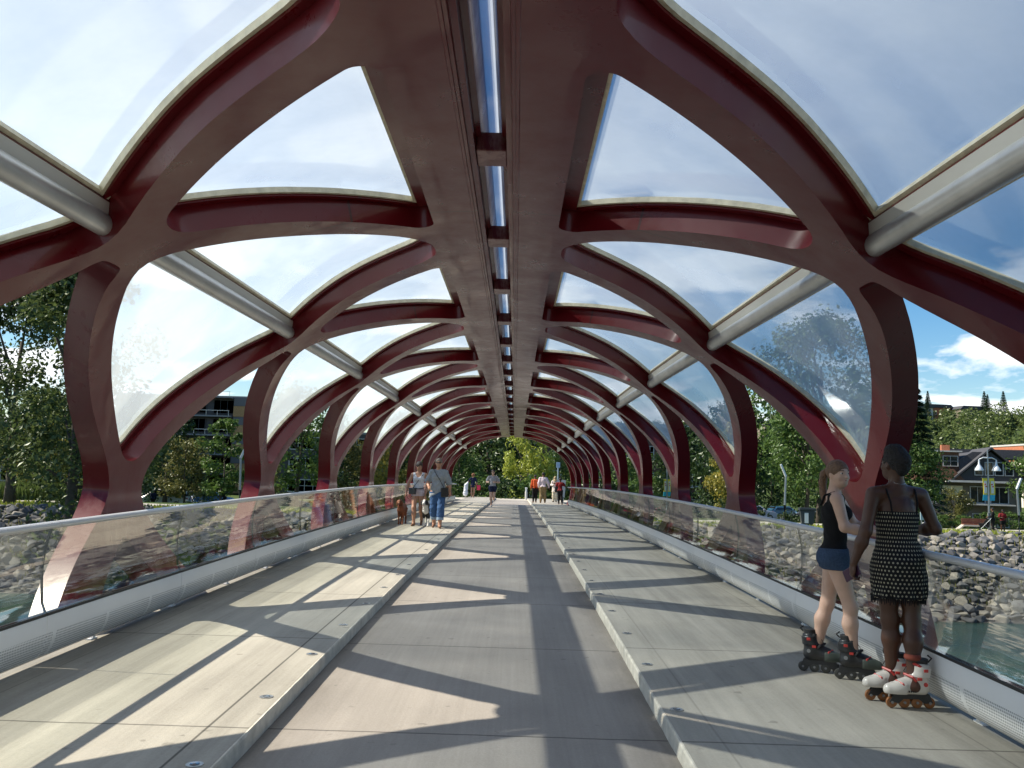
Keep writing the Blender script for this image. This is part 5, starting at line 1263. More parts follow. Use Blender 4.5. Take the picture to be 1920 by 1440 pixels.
def skate(shell_, toe, wheel, strap, sc=1.0, logo=False):
    def fn(c, S_):
        a = c['v']['ank'+S_]; t = c['v']['toe'+S_]; yaw = math.atan2(-(t.x-a.x), t.y-a.y); r = thing_child('skate', c['root']); r.location = (a.x, a.y, -.085); r.rotation_euler = (0, 0, yaw); r.scale = (.92, .92, .92)
        Fd = Field((-.09, -.16, .06), (.09, .25, .38), .006)
        F = Fd.empty(); Fd.add(F, [('c', (0, -.055, .135), (0, .10, .128), .047, .042), ('c', (0, .09, .122), (0, .155, .118), .044, .036), ('c', (0, -.045, .15), (0, -.055, .27), .050, .054), ('c', (0, -.02, .19), (0, .07, .15), .042, .040)], .03)
        Z = Fd.ax[2][None, None, :]; Y = Fd.ax[1][None, :, None]; low = np.maximum(F, np.maximum(.095-Z, Z-(.30+.1*Y))+0*Fd.ax[0][:, None, None])
        Fd.obj(low.astype(np.float32), 'shell', shell_, r)
        Ft = np.maximum(F-.005, np.maximum(.095-Z, Z-.165)+0*Fd.ax[0][:, None, None]); Ft = np.maximum(Ft, .055-Y+0*Ft); Fd.obj(Ft.astype(np.float32), 'toe_cap', toe, r)
        Fc = np.maximum(F-.009, np.maximum(.205-Z, Z-(.285+.15*Y))+0*Fd.ax[0][:, None, None]); Fd.obj(Fc.astype(np.float32), 'cuff', shell_, r)
        G1 = Fd.empty(); Fd.add(G1, [('c', (0, -.047, .25), (0, -.055, .335), .043, .046)], .01); G1 = np.maximum(G1, Z-.325); Fd.obj(G1.astype(np.float32), 'liner', BLACK, r)
        mb = MB()
        for s in (-1, 1): mb.prism([(-.125, .04), (-.10, .098), (.13, .098), (.165, .04), (.10, .035), (.07, .062), (-.03, .062), (-.07, .035)], s*.014-.002, s*.014+.002, axis=0)
        mb.box((0, .02, .094), (.032, .22, .008)); mb.obj('frame', SKF, r, bevel=.001)
        for k in range(4):
            mb = MB(); mb.lathe([(0, -.011), (.022, -.012), (.034, -.010), (.0385, 0), (.034, .010), (.022, .012), (0, .011)], 18); mb.v = [(z, x, y) for x, y, z in mb.v]; w = mb.obj('wheel', wheel, r, smooth=50); w.location = (0, -.105+k*.083, .0385)
            m2 = MB(); m2.lathe([(0, -.019), (.009, -.019), (.009, .019), (0, .019)], 8); m2.v = [(z, x, y) for x, y, z in m2.v]; m2.obj('axle', SGR, w)
        for (p0, p1, rr_) in (((.045, .0, .185), (.035, .045, .20), .011), ((.042, -.045, .265), (.02, .005, .275), .012), ((.042, .07, .135), (.03, .10, .155), .009)):
            for s in (-1, 1): mb = MB(); mb.tube([(s*(p0[0]+.008), p0[1], p0[2]), (s*(p0[0]+.004), (p0[1]+p1[1])/2, p1[2]+.01), (0, p1[1]+.012, p1[2]+.022)], rr_*.8, 6); mb.obj('strap', BLACK if rr_ > .01 and not logo else strap, r)
        for s in (-1, 1):
            mb = MB(); mb.box((s*.058, -.02, .20), (.012, .03, .018)); mb.box((s*.062, -.06, .255), (.010, .028, .02)); mb.obj('buckle', strap, r, bevel=.003)
            mb = MB(); mb.lathe([(0, -.004), (.014, -.004), (.014, .004), (0, .004)], 12); mb.v = [(z+s*.053, x-.06, y+.165) for x, y, z in mb.v]; mb.obj('cuff_bolt', strap if logo else SGR, r)
            if logo: mb = MB(); [mb.box((s*.0495, .005+.014*k, .118), (.003, .009, .011)) for k in range(6)]; mb.obj('side_lettering', BLACK, r)
        mb = MB(); 
        for k in range(5): mb.tube([(-.028, .02+.02*k, .188-.007*k), (.028, .028+.02*k, .186-.007*k)], .003, 5)
        mb.tube([(0, .0, .27), (.03, .03, .262), (.034, .045, .235), (.02, .04, .21)], .0025, 5); mb.obj('lace', BLACK, r)
        mb = MB(); mb.tube([(0, -.10, .30), (0, -.125, .325), (0, -.10, .345)], .006, 6); mb.obj('pull_loop', BLACK, r)
    return fn
def thing_child(name, parent):
    o = bpy.data.objects.new(name, None); link(o, parent); o.empty_display_size = .1; return o
def bag(c, name, p, size, m, rz=0, bevel=.02):
    mb = MB(); mb.box((0, 0, 0), size); o = mb.obj(name, m, c['root'], bevel=bevel); o.location = p; o.rotation_euler = (0, 0, rz); return o
def strap_obj(c, pts, r, m, name='strap'):
    mb = MB(); mb.tube([Vector(p)*c['H'] for p in pts], r, 6); return mb.obj(name, m, c['root'], smooth=True)

# 1 girl in black tank top, leaning on the right-hand rail
BLKC = cloth('black_jersey', (.010, .010, .012)); DENIM = cloth('blue_denim', (.045, .075, .135), s=80, a=.25)
def ponytail(c):
    Fd = c['F']; F = Fd.empty(); hp = c['hp']; H = c['H']
    pts = [hp(.012, -.062, .022), hp(.016, -.088, -.005), hp(.018, -.094, -.05), hp(.02, -.086, -.10), hp(.022, -.072, -.15), hp(.024, -.062, -.185)]
    rs = [.012, .0185, .020, .018, .013, .005]
    Fd.add(F, [('c', pts[i], pts[i+1], rs[i]*H, rs[i+1]*H) for i in range(5)], .01); F = F+.0016*np.sin(Fd.ax[0][:, None, None]*520)+.0016*np.sin(Fd.ax[1][None, :, None]*460); Fd.obj(F.astype(np.float32), 'ponytail', HAIR_B, c['root'])
def girl_x(c):
    ponytail(c); H = c['H']
    for s in (-1, 1): strap_obj(c, [(s*.058, .048, .775), (s*.060, .040, .81), (s*.058, .0, .842), (s*.045, -.045, .825), (s*.018, -.062, .775)], .0085, BLKC, 'shoulder_strap')
    strap_obj(c, [(-.028, .0, .853), (-.02, .035, .842), (0, .052, .815), (.02, .035, .842), (.028, .0, .853)], .0012, mat('thin_necklace', (.4, .3, .12), .3, .8), 'necklace')
    mb = MB()
    for s in (-1, 1): mb.box((s*.05*H, -.072*H, .505*H), (.05*H, .006, .052*H))
    mb.obj('back_pocket', DENIM, c['root'])
def tankf(c, F): return tank_cut(c, F)
gx_, gy_ = 2.50, 6.26
person('teenage girl in black tank top, denim shorts and black inline skates at the rail', (gx_, gy_, WZ(gx_, gy_)+.085), R(-109), 1.415,
       dict(head=(.005, .022, .935), ankR=(.050, .085, .055), toeR=(.052, .18, .018), kneeR=(.056, .07, .285), ankL=(-.05, -.085, .055), toeL=(-.045, .01, .018), kneeL=(-.052, -.035, .285),
            shR=(.105, .012, .808), elR=(.128, .045, .675), wrR=(.085, .185, .650), shL=(-.102, .02, .808), elL=(-.14, .10, .675), wrL=(-.095, .225, .655), palmR=(0, 0, -1), palmL=(0, 0, -1)),
       SK_PALE, .0066, 1.0, True, [G('tank_top', ['torso'], .007, .535, .84, BLKC, .0022, cutf=tankf), G('denim_shorts', ['torso', 'thighR', 'thighL'], .009, .462, .565, DENIM, .0022, k=.03)],
       hair_cap(HAIR_B, .006, .002, .036, low=-.035, fold=.0016), skate(SKB, SKG, WHK, SRED), (.25, .35), (R(-50), R(-2)), girl_x)

# 2 woman in ring-print dress seen from behind
DRESS = dress_mat()
def wdress(c):
    Fd, H = c['F'], c['H']
    zs = [.372, .42, .48, .53, .58, .63, .68, .715, .735]; tab = [(.002, -.002, .110, .098), (.002, -.004, .112, .098), (-.004, -.010, .112, .102), (-.004, -.012, .110, .098), (0, -.004, .094, .076), (0, .004, .083, .066), (0, .002, .088, .068), (0, 0, .090, .068), (0, .002, .089, .066)]
    X, Y, Z = Fd.ax[0][:, None, None], Fd.ax[1][None, :, None], Fd.ax[2][None, None, :]
    F = Fd.prof([[a*H for a in t] for t in tab], [z*H for z in zs]); F = F+Fd.wob(.005, 34, .5)*np.clip((.75*H-Z)/.5, .15, 1); F = F+.006*np.sin(np.arctan2(Y, X)*13)*np.clip((.52*H-Z)/.2, 0, 1)
    hemz = .378*H+.006*np.sin(np.arctan2(Y, X)*46)+0*Z; F = np.maximum(F, hemz-Z)
    gather = .004*np.clip(1-np.abs(Z-.615*H)/.02, 0, 1); F = F+gather
    for s in (-1, 1): pass
    Fd.obj(F.astype(np.float32), 'dress', DRESS, c['root'])
    mb = MB()
    for k in range(90):
        a = k/90*6.283; x, y = .104*H*math.cos(a), .092*H*math.sin(a); mb.tube([(x, y, .395*H), (x*1.03, y*1.03, .372*H), (x*1.04, y*1.04, (.358+.006*math.sin(k*2.4))*H)], [.005, .0045, .002], 4)
    mb.obj('fringe', BLKC, c['root'])
    for s in (-1, 1): strap_obj(c, [(s*.052, -.062, .725), (s*.058, -.060, .775), (s*.062, -.034, .825), (s*.060, .0, .845), (s*.056, .045, .80), (s*.052, .062, .74)], .006, BLKC, 'shoulder_strap')
def woman_x(c):
    w, d, n = c['hand']['L']; mb = MB(); mb.box((0, 0, 0), (.010, .075, .14)); o = mb.obj('phone', mat('dark_purple_phone_case', (.06, .02, .05), .3), c['root'], bevel=.006); o.location = w+Vector((0.01, .03, 0)); o.rotation_euler = (R(60), 0, R(20))
    strap_obj(c, [(-.03, -.012, .862), (-.02, -.036, .852), (0, -.043, .848), (.02, -.036, .852), (.03, -.012, .862)], .0014, mat('silver_necklace', (.6, .6, .6), .25, .9), 'necklace')
    for S_ in 'RL':
        a = c['v']['ank'+S_]; mb = MB(); mb.lathe([(.045, .205), (.050, .215), (.048, .232), (.040, .236)], 16, (a.x, a.y, 0)); mb.obj('sock_cuff', mat('rust_sock', (.22, .05, .03), .9) if S_ == 'R' else BLACK, c['root'], smooth=True)
wx_, wy_ = 2.645, 5.57
person('woman with short black hair, black ring-print dress and cream inline skates, her back to us', (wx_, wy_, WZ(wx_, wy_)+.085), R(4), 1.495,
       dict(head=(-.004, .006, .935), hipR=(.052, 0, .52), hipL=(-.052, 0, .52), ankR=(.022, -.065, .055), toeR=(-.075, -.058, .018), kneeR=(.045, -.022, .285), ankL=(-.012, .045, .055), toeL=(-.11, .055, .018), kneeL=(-.030, .018, .285),
            shR=(.106, 0, .805), elR=(.160, -.012, .665), wrR=(.118, .108, .650), shL=(-.104, -.004, .805), elL=(-.150, -.028, .650), wrL=(-.192, .0, .512), palmR=(-.2, 0, -1), palmL=(1, 0, 0), hdirL=(-.05, .16, -1)),
       SK_DARK, .0068, 1.0, True, [wdress], hair_cap(HAIR_K, .004, .008, .020, low=-.036, fold=.003, extra=[('e', (0, .0, .052), (.041, .046, .034)), ('e', (0, -.045, -.014), (.032, .020, .036))]), skate(SKW, SKW, WHA, SRED, logo=True), (.25, .95), (R(18), R(4)), woman_x, face=True, hipw=1.08)

WHT = cloth('white_jersey', (.72, .72, .76)); GREYT = cloth('grey_marl', (.30, .33, .36)); JEAN = cloth('mid_blue_jeans', (.045, .10, .22), s=60, a=.25); CUFF = cloth('pale_jean_cuff', (.25, .34, .45)); LEA = mat('black_leather', (.012, .012, .013), .35)
TANSH = mat('tan_sandal', (.22, .10, .05), .6); PINKW = cloth('pale_pink_shorts', (.62, .52, .55)); NAVY = cloth('navy_cloth', (.012, .018, .05)); KHAKI = cloth('khaki_trousers', (.23, .17, .085)); PINKS = cloth('pale_pink_shirt', (.66, .56, .60))
BLKT = cloth('black_trousers', (.012, .012, .013)); REDT = cloth('dark_red_shirt', (.18, .015, .018)); CRM = cloth('cream_cloth', (.66, .58, .42)); ORG = cloth('orange_backpack_cloth', (.55, .10, .03)); HOTP = mat('hot_pink_bag', (.75, .03, .10), .5); BAGW = mat('white_plastic_bag', (.62, .65, .70), .4); SHOEW = mat('white_trainer', (.6, .6, .6), .6)
def shades(c):
    mb = MB(); H = c['H']; hp = c['hp']; mb.tube([hp(-.036, .034, .002), hp(-.028, .050, .001), hp(-.008, .057, .002), hp(.008, .057, .002), hp(.028, .050, .001), hp(.036, .034, .002)], [.003*H, .008*H, .006*H, .006*H, .008*H, .003*H], 8); mb.obj('sunglasses', SHADES, c['root'], smooth=True)
def x3(c):
    H = c['H']; strap_obj(c, [(-.085, .02, .82), (-.05, .066, .78), (.0, .076, .70), (.05, .072, .63), (.09, .04, .57)], .007, LEA, 'bag_strap'); strap_obj(c, [(-.09, .0, .60), (-.06, .06, .585), (0, .078, .58), (.06, .07, .59), (.09, .0, .60)], .011, LEA, 'belt')
    bag(c, 'waist_bag', (.082*H, .085*H, .545*H), (.17, .10, .15), mat('black_silver_bag', (.05, .05, .055), .3, .3), R(-20))
    strap_obj(c, [(.185, .03, .475), (.16, .05, .43), (.12, .07, .41), (.10, .06, .47)], .006, LEA, 'leash')
def ponyb(c): 
    Fd = c['F']; F = Fd.empty(); hp = c['hp']; Fd.add(F, [('c', hp(0, -.06, .02), hp(-.035, -.06, -.045), .022*c['H'], .012*c['H'])], .01); Fd.obj(F, 'ponytail', HAIR_D, c['root'])
def x3b(c): x3(c); ponyb(c)
LH = .0095
person('woman in white vest top and pale shorts leading the brown dog', (-2.07, 20.85, WZ(-2.07, 20.85)), R(176), 1.50,
       dict(ankR=(.04, .10, .05), toeR=(.05, .19, .015), kneeR=(.05, .085, .285), ankL=(-.045, -.12, .10), toeL=(-.05, -.055, .02), kneeL=(-.05, .02, .285), shR=(.10, 0, .80), elR=(.165, .0, .665), wrR=(.185, .03, .53), elL=(-.135, -.03, .64), wrL=(-.12, .03, .52)),
       SK_TAN, LH, 1.02, True, [G('vest_top', ['torso'], .010, .56, .84, WHT, .003, cutf=tank_cut), G('shorts', ['torso', 'thighR', 'thighL'], .010, .465, .575, PINKW, .003, k=.03)], hair_cap(HAIR_D, .008, .004, .034), plain_shoe(TANSH), (.8, .5), (R(28), R(-22)), x3b)
def x4(c):
    H = c['H']; shades(c); strap_obj(c, [(.07, .03, .845), (.02, .085, .77), (-.04, .095, .68), (-.085, .085, .60), (-.10, .05, .56)], .007, LEA, 'bag_strap'); bag(c, 'shoulder_bag', (-.108*H, .085*H, .515*H), (.17, .07, .21), LEA, R(10))
    for S_ in 'RL':
        k_, a = c['v']['knee'+S_], c['v']['ank'+S_]; p = k_+(a-k_)*.62; mb = MB(); d = (a-k_).normalized(); mb.tube([p-d*.03, p+d*.03], [.052*H, .050*H], 14, cap=True); mb.obj('jean_cuff', CUFF, c['root'], smooth=40)
def tunic(c):
    Fd, H = c['F'], c['H']; F = Fd.empty(); [Fd.add(F, c['P'][p], .02*H) for p in ('torso',)]
    for p in ('uarmR', 'uarmL'): pr = c['P'][p][0]; a, b = Vector(pr[1]), Vector(pr[2]); Fd.add(F, [('c', a, a+(b-a)*.92, pr[3]*1.0, pr[4]*1.45)], .02*H)
    zs = [.43, .47, .52, .60, .70, .77]; G_ = Fd.prof([[a*H for a in t] for t in [(.02, .004, .112, .085), (.01, .002, .115, .088), (0, 0, .112, .086), (0, .004, .102, .078), (0, 0, .090, .070), (0, 0, .070, .05)]], [z*H for z in zs])
    F = np.minimum(F-.012, G_)+Fd.wob(.006, 26, 1); X = Fd.ax[0][:, None, None]; Z = Fd.ax[2][None, None, :]; F = np.maximum(F, (.50*H-X*.55)-Z+0*F); F = np.maximum(F, Z-.848*H); Fd.obj(F.astype(np.float32), 'tunic_top', GREYT, c['root'])
person('woman in loose grey top, rolled jeans and sunglasses with a black shoulder bag', (-1.55, 20.2, WZ(-1.55, 20.2)), R(178), 1.585,
       dict(ankR=(.05, -.07, .075), toeR=(.055, .0, .015), kneeR=(.055, .03, .285), ankL=(-.055, .10, .05), toeL=(-.07, .19, .02), kneeL=(-.06, .085, .285), shR=(.10, 0, .792), elR=(.16, -.02, .66), wrR=(.125, .10, .60), elL=(-.16, -.02, .64), wrL=(-.165, .0, .50), palmR=(0, .3, 1)),
       SK_TAN, LH, 1.17, True, [tunic, G('rolled_jeans', ['torso', 'thighR', 'thighL', 'shinR', 'shinL'], .014, .155, .52, JEAN, .004, k=.03)], hair_cap(HAIR_G, .007, .0, .030, low=.0), plain_shoe(TANSH), (.9, .4), (0, 0), x4)
FH = .016
def x5(c): shades(c)
person('jogger in grey t-shirt, black shorts and sunglasses running along the cycle lane', (-.84, 41.7, WZ(0, 41.7)), R(180), 1.74,
       dict(head=(0, .03, .935), ankR=(.02, .02, .05), toeR=(.02, .10, .015), kneeR=(.04, .07, .285), kneeL=(-.04, .04, .29), ankL=(-.035, -.17, .22), toeL=(-.04, -.20, .13), shR=(.106, 0, .798), elR=(.165, -.05, .665), wrR=(.12, .09, .66), shL=(-.106, 0, .798), elL=(-.17, -.05, .665), wrL=(-.07, .10, .665)),
       SK_PALE, .0125, 1.04, False, [G('t_shirt', ['torso', 'uarmR', 'uarmL'], .014, .50, .845, cloth('grey_sports_shirt', (.34, .34, .38)), .004, uarm=(.62, .92, 1.25)), G('running_shorts', ['torso', 'thighR', 'thighL'], .018, .40, .56, NAVY, .004, k=.03)], hair_cap(HAIR_D, .006, 0, .03, low=.005), plain_shoe(SHOEW), (.9, .9), (0, 0), x5)
TR_ = ['torso', 'thighR', 'thighL', 'shinR', 'shinL']
person('man in pale pink long-sleeved shirt and khaki trousers walking away at the deck end', (1.80, 49.2, WZ(1.8, 49.2)), R(-4), 1.70,
       dict(ankR=(.07, .06, .05), ankL=(-.07, -.05, .05), elR=(.165, -.01, .655), wrR=(.19, .01, .515)), SK_BROWN, FH, 1.12, False,
       [G('shirt', ['torso', 'uarmR', 'uarmL', 'farmR', 'farmL'], .018, .50, .85, PINKS, .005, uarm=(1.0, 1.1, 1.2)), G('trousers', TR_, .022, .045, .54, KHAKI, .005, k=.03)], hair_cap(HAIR_K, .007, 0, .03), plain_shoe(LEA), (.4, .4), face=False)
def x7(c): bag(c, 'backpack', (0, -.12*c['H'], .70*c['H']), (.30, .18, .42), ORG, 0, .06)
person('person with an orange backpack and black trousers beside the man in the pink shirt', (1.36, 49.6, WZ(1.36, 49.6)), R(8), 1.56,
       dict(ankR=(.05, .05, .05)), SK_BROWN, FH, 1.0, False, [G('jacket', ['torso', 'uarmR', 'uarmL', 'farmR', 'farmL'], .014, .50, .85, ORG, .004), G('trousers', TR_, .014, .045, .54, BLKT, .004, k=.03)], hair_cap(HAIR_K, .008, 0, .03), plain_shoe(LEA), (.4, .4), face=False, extras=x7)
def x8(c):
    Fd, H = c['F'], c['H']; F = Fd.empty(); hp = c['hp']; Fd.add(F, [('e', hp(0, -.008, .008), (.056*H, .066*H, .064*H)), ('c', hp(0, -.01, -.03), hp(0, .0, -.09), .05*H, .075*H)], .03); K = Fd.empty(); Fd.add(K, [('e', hp(0, .07, -.012), (.03*H, .05*H, .042*H))], .01); Fd.obj(np.maximum(F, -K), 'headscarf', cloth('beige_headscarf', (.50, .38, .20)), c['root'])
    bag(c, 'handbag', (-.10*H, .05*H, .60*H), (.16, .08, .18), mat('brown_handbag', (.18, .04, .02), .5), 0)
def longtop(m, lo_):
    def fn(c):
        Fd, H = c['F'], c['H']; zs = [lo_, .50, .60, .70, .82]; F = Fd.prof([[a*H for a in t] for t in [(0, 0, .125, .095), (0, 0, .115, .085), (0, 0, .10, .076), (0, 0, .10, .07), (0, 0, .10, .05)]], [z*H for z in zs]); A = Fd.empty(); [Fd.add(A, c['P'][p], .02) for p in ('uarmR', 'uarmL', 'farmR', 'farmL')]; F = np.minimum(F, A-.018)+Fd.wob(.006, 25, 1); Fd.obj(F.astype(np.float32), 'long_top', m, c['root'])
    return fn
person('woman in cream tunic and trousers with a beige headscarf facing us at the deck end', (2.62, 52.4, WZ(2.6, 52.4)), R(172), 1.53,
       dict(elR=(.15, .0, .66), wrR=(.07, .10, .66), elL=(-.15, 0, .66), wrL=(-.09, .09, .64)), SK_BROWN, FH, 1.05, True, [longtop(cloth('cream_pink_tunic', (.68, .60, .54)), .40), G('trousers', TR_, .022, .045, .50, CRM, .005, k=.03)], None, plain_shoe(LEA), (.5, .5), (0, R(-8)), x8)
def x9(c): bag(c, 'shoulder_bag', (-.15*c['H'], -.02, .56*c['H']), (.16, .12, .30), LEA, R(15), .04)
person('boy in dark red shirt and black trousers holding the end of the right handrail', (2.63, 46.6, WZ(2.6, 46.6)), R(-20), 1.40,
       dict(ankR=(.10, -.05, .05), ankL=(-.05, .03, .05), elR=(.17, .04, .70), wrR=(.20, .09, .66), elL=(-.16, .0, .66), wrL=(-.17, .05, .55)), SK_DARK, FH, .98, False, [G('t_shirt', ['torso', 'uarmR', 'uarmL'], .016, .50, .84, REDT, .004, uarm=(.6, 1.2, 1.4)), G('trousers', TR_, .016, .045, .54, BLKT, .004, k=.03)], hair_cap(HAIR_K, .014, .004, .03), plain_shoe(LEA), (.4, .4), face=False, extras=x9)
def x10(c):
    H = c['H']; Fd = c['F']; F = Fd.empty(); Fd.add(F, [('c', (-.25*H, 0, .60*H), (-.34*H, 0, .30*H), .07, .17)], .02); F = F+Fd.wob(.02, 22, 1)
    F2 = Field((-.95, -.25, .05), (.1, .3, 1.25), .02); Q = F2.empty(); F2.add(Q, [('c', (-.36, 0, 1.02), (-.46, 0, .82), .05, .10), ('c', (-.46, 0, .82), (-.50, 0, .22), .12, .16)], .08); Q = Q+F2.wob(.018, 22, 2); F2.obj(Q.astype(np.float32), 'plastic_bag', BAGW, c['root'])
    bag(c, 'tote_bag', (.24*H, .0, .42*H), (.24, .10, .34), HOTP, 0, .03)
def curly(c):
    Fd, H, hp = c['F'], c['H'], c['hp']; F = Fd.empty(); Fd.add(F, [('e', hp(0, -.012, .012), (.078*H, .075*H, .072*H))], .01); F = F+Fd.wob(.012, 60, 2); Fd.obj(F.astype(np.float32), 'curly_hair', HAIR_C, c['root'])
def navyd(c):
    Fd, H = c['F'], c['H']; F = Fd.prof([[a*H for a in t] for t in [(0, 0, .105, .085), (0, 0, .10, .08), (0, 0, .085, .065), (0, 0, .09, .065), (0, 0, .09, .05)]], [z*H for z in (.42, .52, .63, .73, .83)]); A = Fd.empty(); [Fd.add(A, c['P'][p], .02) for p in ('uarmR', 'uarmL', 'torso')]; A = Fd.zclip(A-.012, .5*H, .85*H); Fd.obj((np.minimum(F, A)+Fd.wob(.005, 25, 1)).astype(np.float32), 'dress', NAVY, c['root'])
person('curly-haired woman in short navy dress carrying a big white bag and a pink bag', (-2.66, 60.0, WZ(-2.6, 60.0)), R(6), 1.62,
       dict(elL=(-.18, .0, .68), wrL=(-.22, .02, .62), elR=(.16, -.01, .64), wrR=(.15, .0, .52), ankR=(.03, .06, .05)), SK_TAN, FH, 1.02, True, [navyd], curly, plain_shoe(SHOEW), (.8, .8), face=False, extras=x10)
def stroller(c): pass
gz1 = gz(34.0, 61.6)+.05
person('person in black with a dark pushchair in front on the right-hand riverside path', (33.6, 61.4, gz(33.6, 61.4)+.06), R(60), 1.72, dict(elR=(.15, .05, .66), wrR=(.13, .17, .62), elL=(-.15, .05, .66), wrL=(-.13, .17, .62)), SK_BROWN, .02, 1.05, False, [G('jacket', ['torso', 'uarmR', 'uarmL', 'farmR', 'farmL'], .02, .48, .85, BLKT, 0), G('trousers', TR_, .02, .045, .54, BLKT, 0, k=.03)], hair_cap(HAIR_K, .008, 0, .03, fold=0), plain_shoe(LEA), (.4, .4), face=False)
person('person in dark red shirt and black shorts at the far right of the riverside path', (34.5, 61.8, gz(34.5, 61.8)+.06), R(170), 1.6, dict(elR=(.15, .03, .66), wrR=(.08, .10, .66)), SK_DARK, .02, 1.05, False, [G('t_shirt', ['torso', 'uarmR', 'uarmL'], .02, .50, .85, REDT, 0, uarm=(.7, 1.2, 1.4)), G('shorts', ['torso', 'thighR', 'thighL'], .025, .36, .54, BLKT, 0, k=.03)], hair_cap(HAIR_K, .008, 0, .03, fold=0), plain_shoe(LEA), (.4, .4), face=False)
person('pedestrian in dark clothes on the grass beside the left road', (-32.4, 79, gz(-32.4, 79)), R(30), 1.72, dict(ankR=(.05, .12, .05), ankL=(-.05, -.12, .06)), SK_TAN, .02, 1.0, False, [G('jacket', ['torso', 'uarmR', 'uarmL', 'farmR', 'farmL'], .02, .48, .85, NAVY, 0), G('trousers', TR_, .02, .045, .54, BLKT, 0, k=.03)], hair_cap(HAIR_D, .008, 0, .03, fold=0), plain_shoe(LEA), (.4, .4), face=False)
# cyclist and bicycle
def bicycle(x, y, rz, label):
    o = thing('bicycle', label, 'bicycle', (x, y, gz(x, y)+.06), rz); fm = mat('dark_bike_frame', (.03, .03, .035), .3, .4)
    for yy in (-.52, .52):
        mb = MB(); n = 20; mb.tube([(0, yy+.33*math.cos(a), .34+.33*math.sin(a)) for a in [k/n*6.2832 for k in range(n+1)]], .018, 6, cap=False); w = mb.obj('wheel', TYRE, o, smooth=True)
        m2 = MB(); [m2.tube([(0, yy, .34), (0, yy+.32*math.cos(k*.5236), .34+.32*math.sin(k*.5236))], .003, 4) for k in range(12)]; m2.obj('spokes', RIM, w)
    mb = MB(); [mb.tube(p, .016, 6) for p in ([(0, -.52, .34), (0, -.05, .30)], [(0, -.05, .30), (0, -.18, .86)], [(0, -.05, .30), (0, .38, .78)], [(0, -.16, .80), (0, .38, .82)], [(0, -.52, .34), (0, -.16, .78)], [(0, .52, .34), (0, .36, .92)])]; mb.obj('frame', fm, o)
    mb = MB(); mb.tube([(-.25, .30, .98), (0, .36, .95), (.25, .30, .98)], .014, 6); mb.obj('handlebar', fm, o); mb = MB(); mb.box((0, -.2, .89), (.14, .26, .05)); mb.obj('saddle', LEA, o, bevel=.02)
bicycle(-25.4, 77, R(70), 'dark bicycle ridden on the path beyond the left lamp post')
person('cyclist in black riding the dark bicycle beyond the left lamp post', (-25.4, 77, gz(-25.4, 77)+.06), R(70), 1.74, dict(hipR=(.05, -.10, .53), hipL=(-.05, -.10, .53), pelvis=(0, -.10, .545), waist=(0, -.04, .62), chest=(0, .04, .70), neck=(0, .10, .79), head=(0, .14, .875), shR=(.105, .08, .77), shL=(-.105, .08, .77), elR=(.14, .13, .65), elL=(-.14, .13, .65), wrR=(.13, .18, .565), wrL=(-.13, .18, .565), kneeR=(.05, .08, .42), ankR=(.05, .0, .21), toeR=(.05, .08, .18), kneeL=(-.05, .02, .32), ankL=(-.05, -.03, .10), toeL=(-.05, .05, .07)), SK_TAN, .02, 1.0, False, [G('jacket', ['torso', 'uarmR', 'uarmL', 'farmR', 'farmL'], .018, .45, .85, BLKT, 0), G('trousers', TR_, .012, .12, .60, BLKT, 0, k=.03)], hair_cap(HAIR_D, .008, 0, .03, fold=0), plain_shoe(LEA), (.8, .8), face=False)

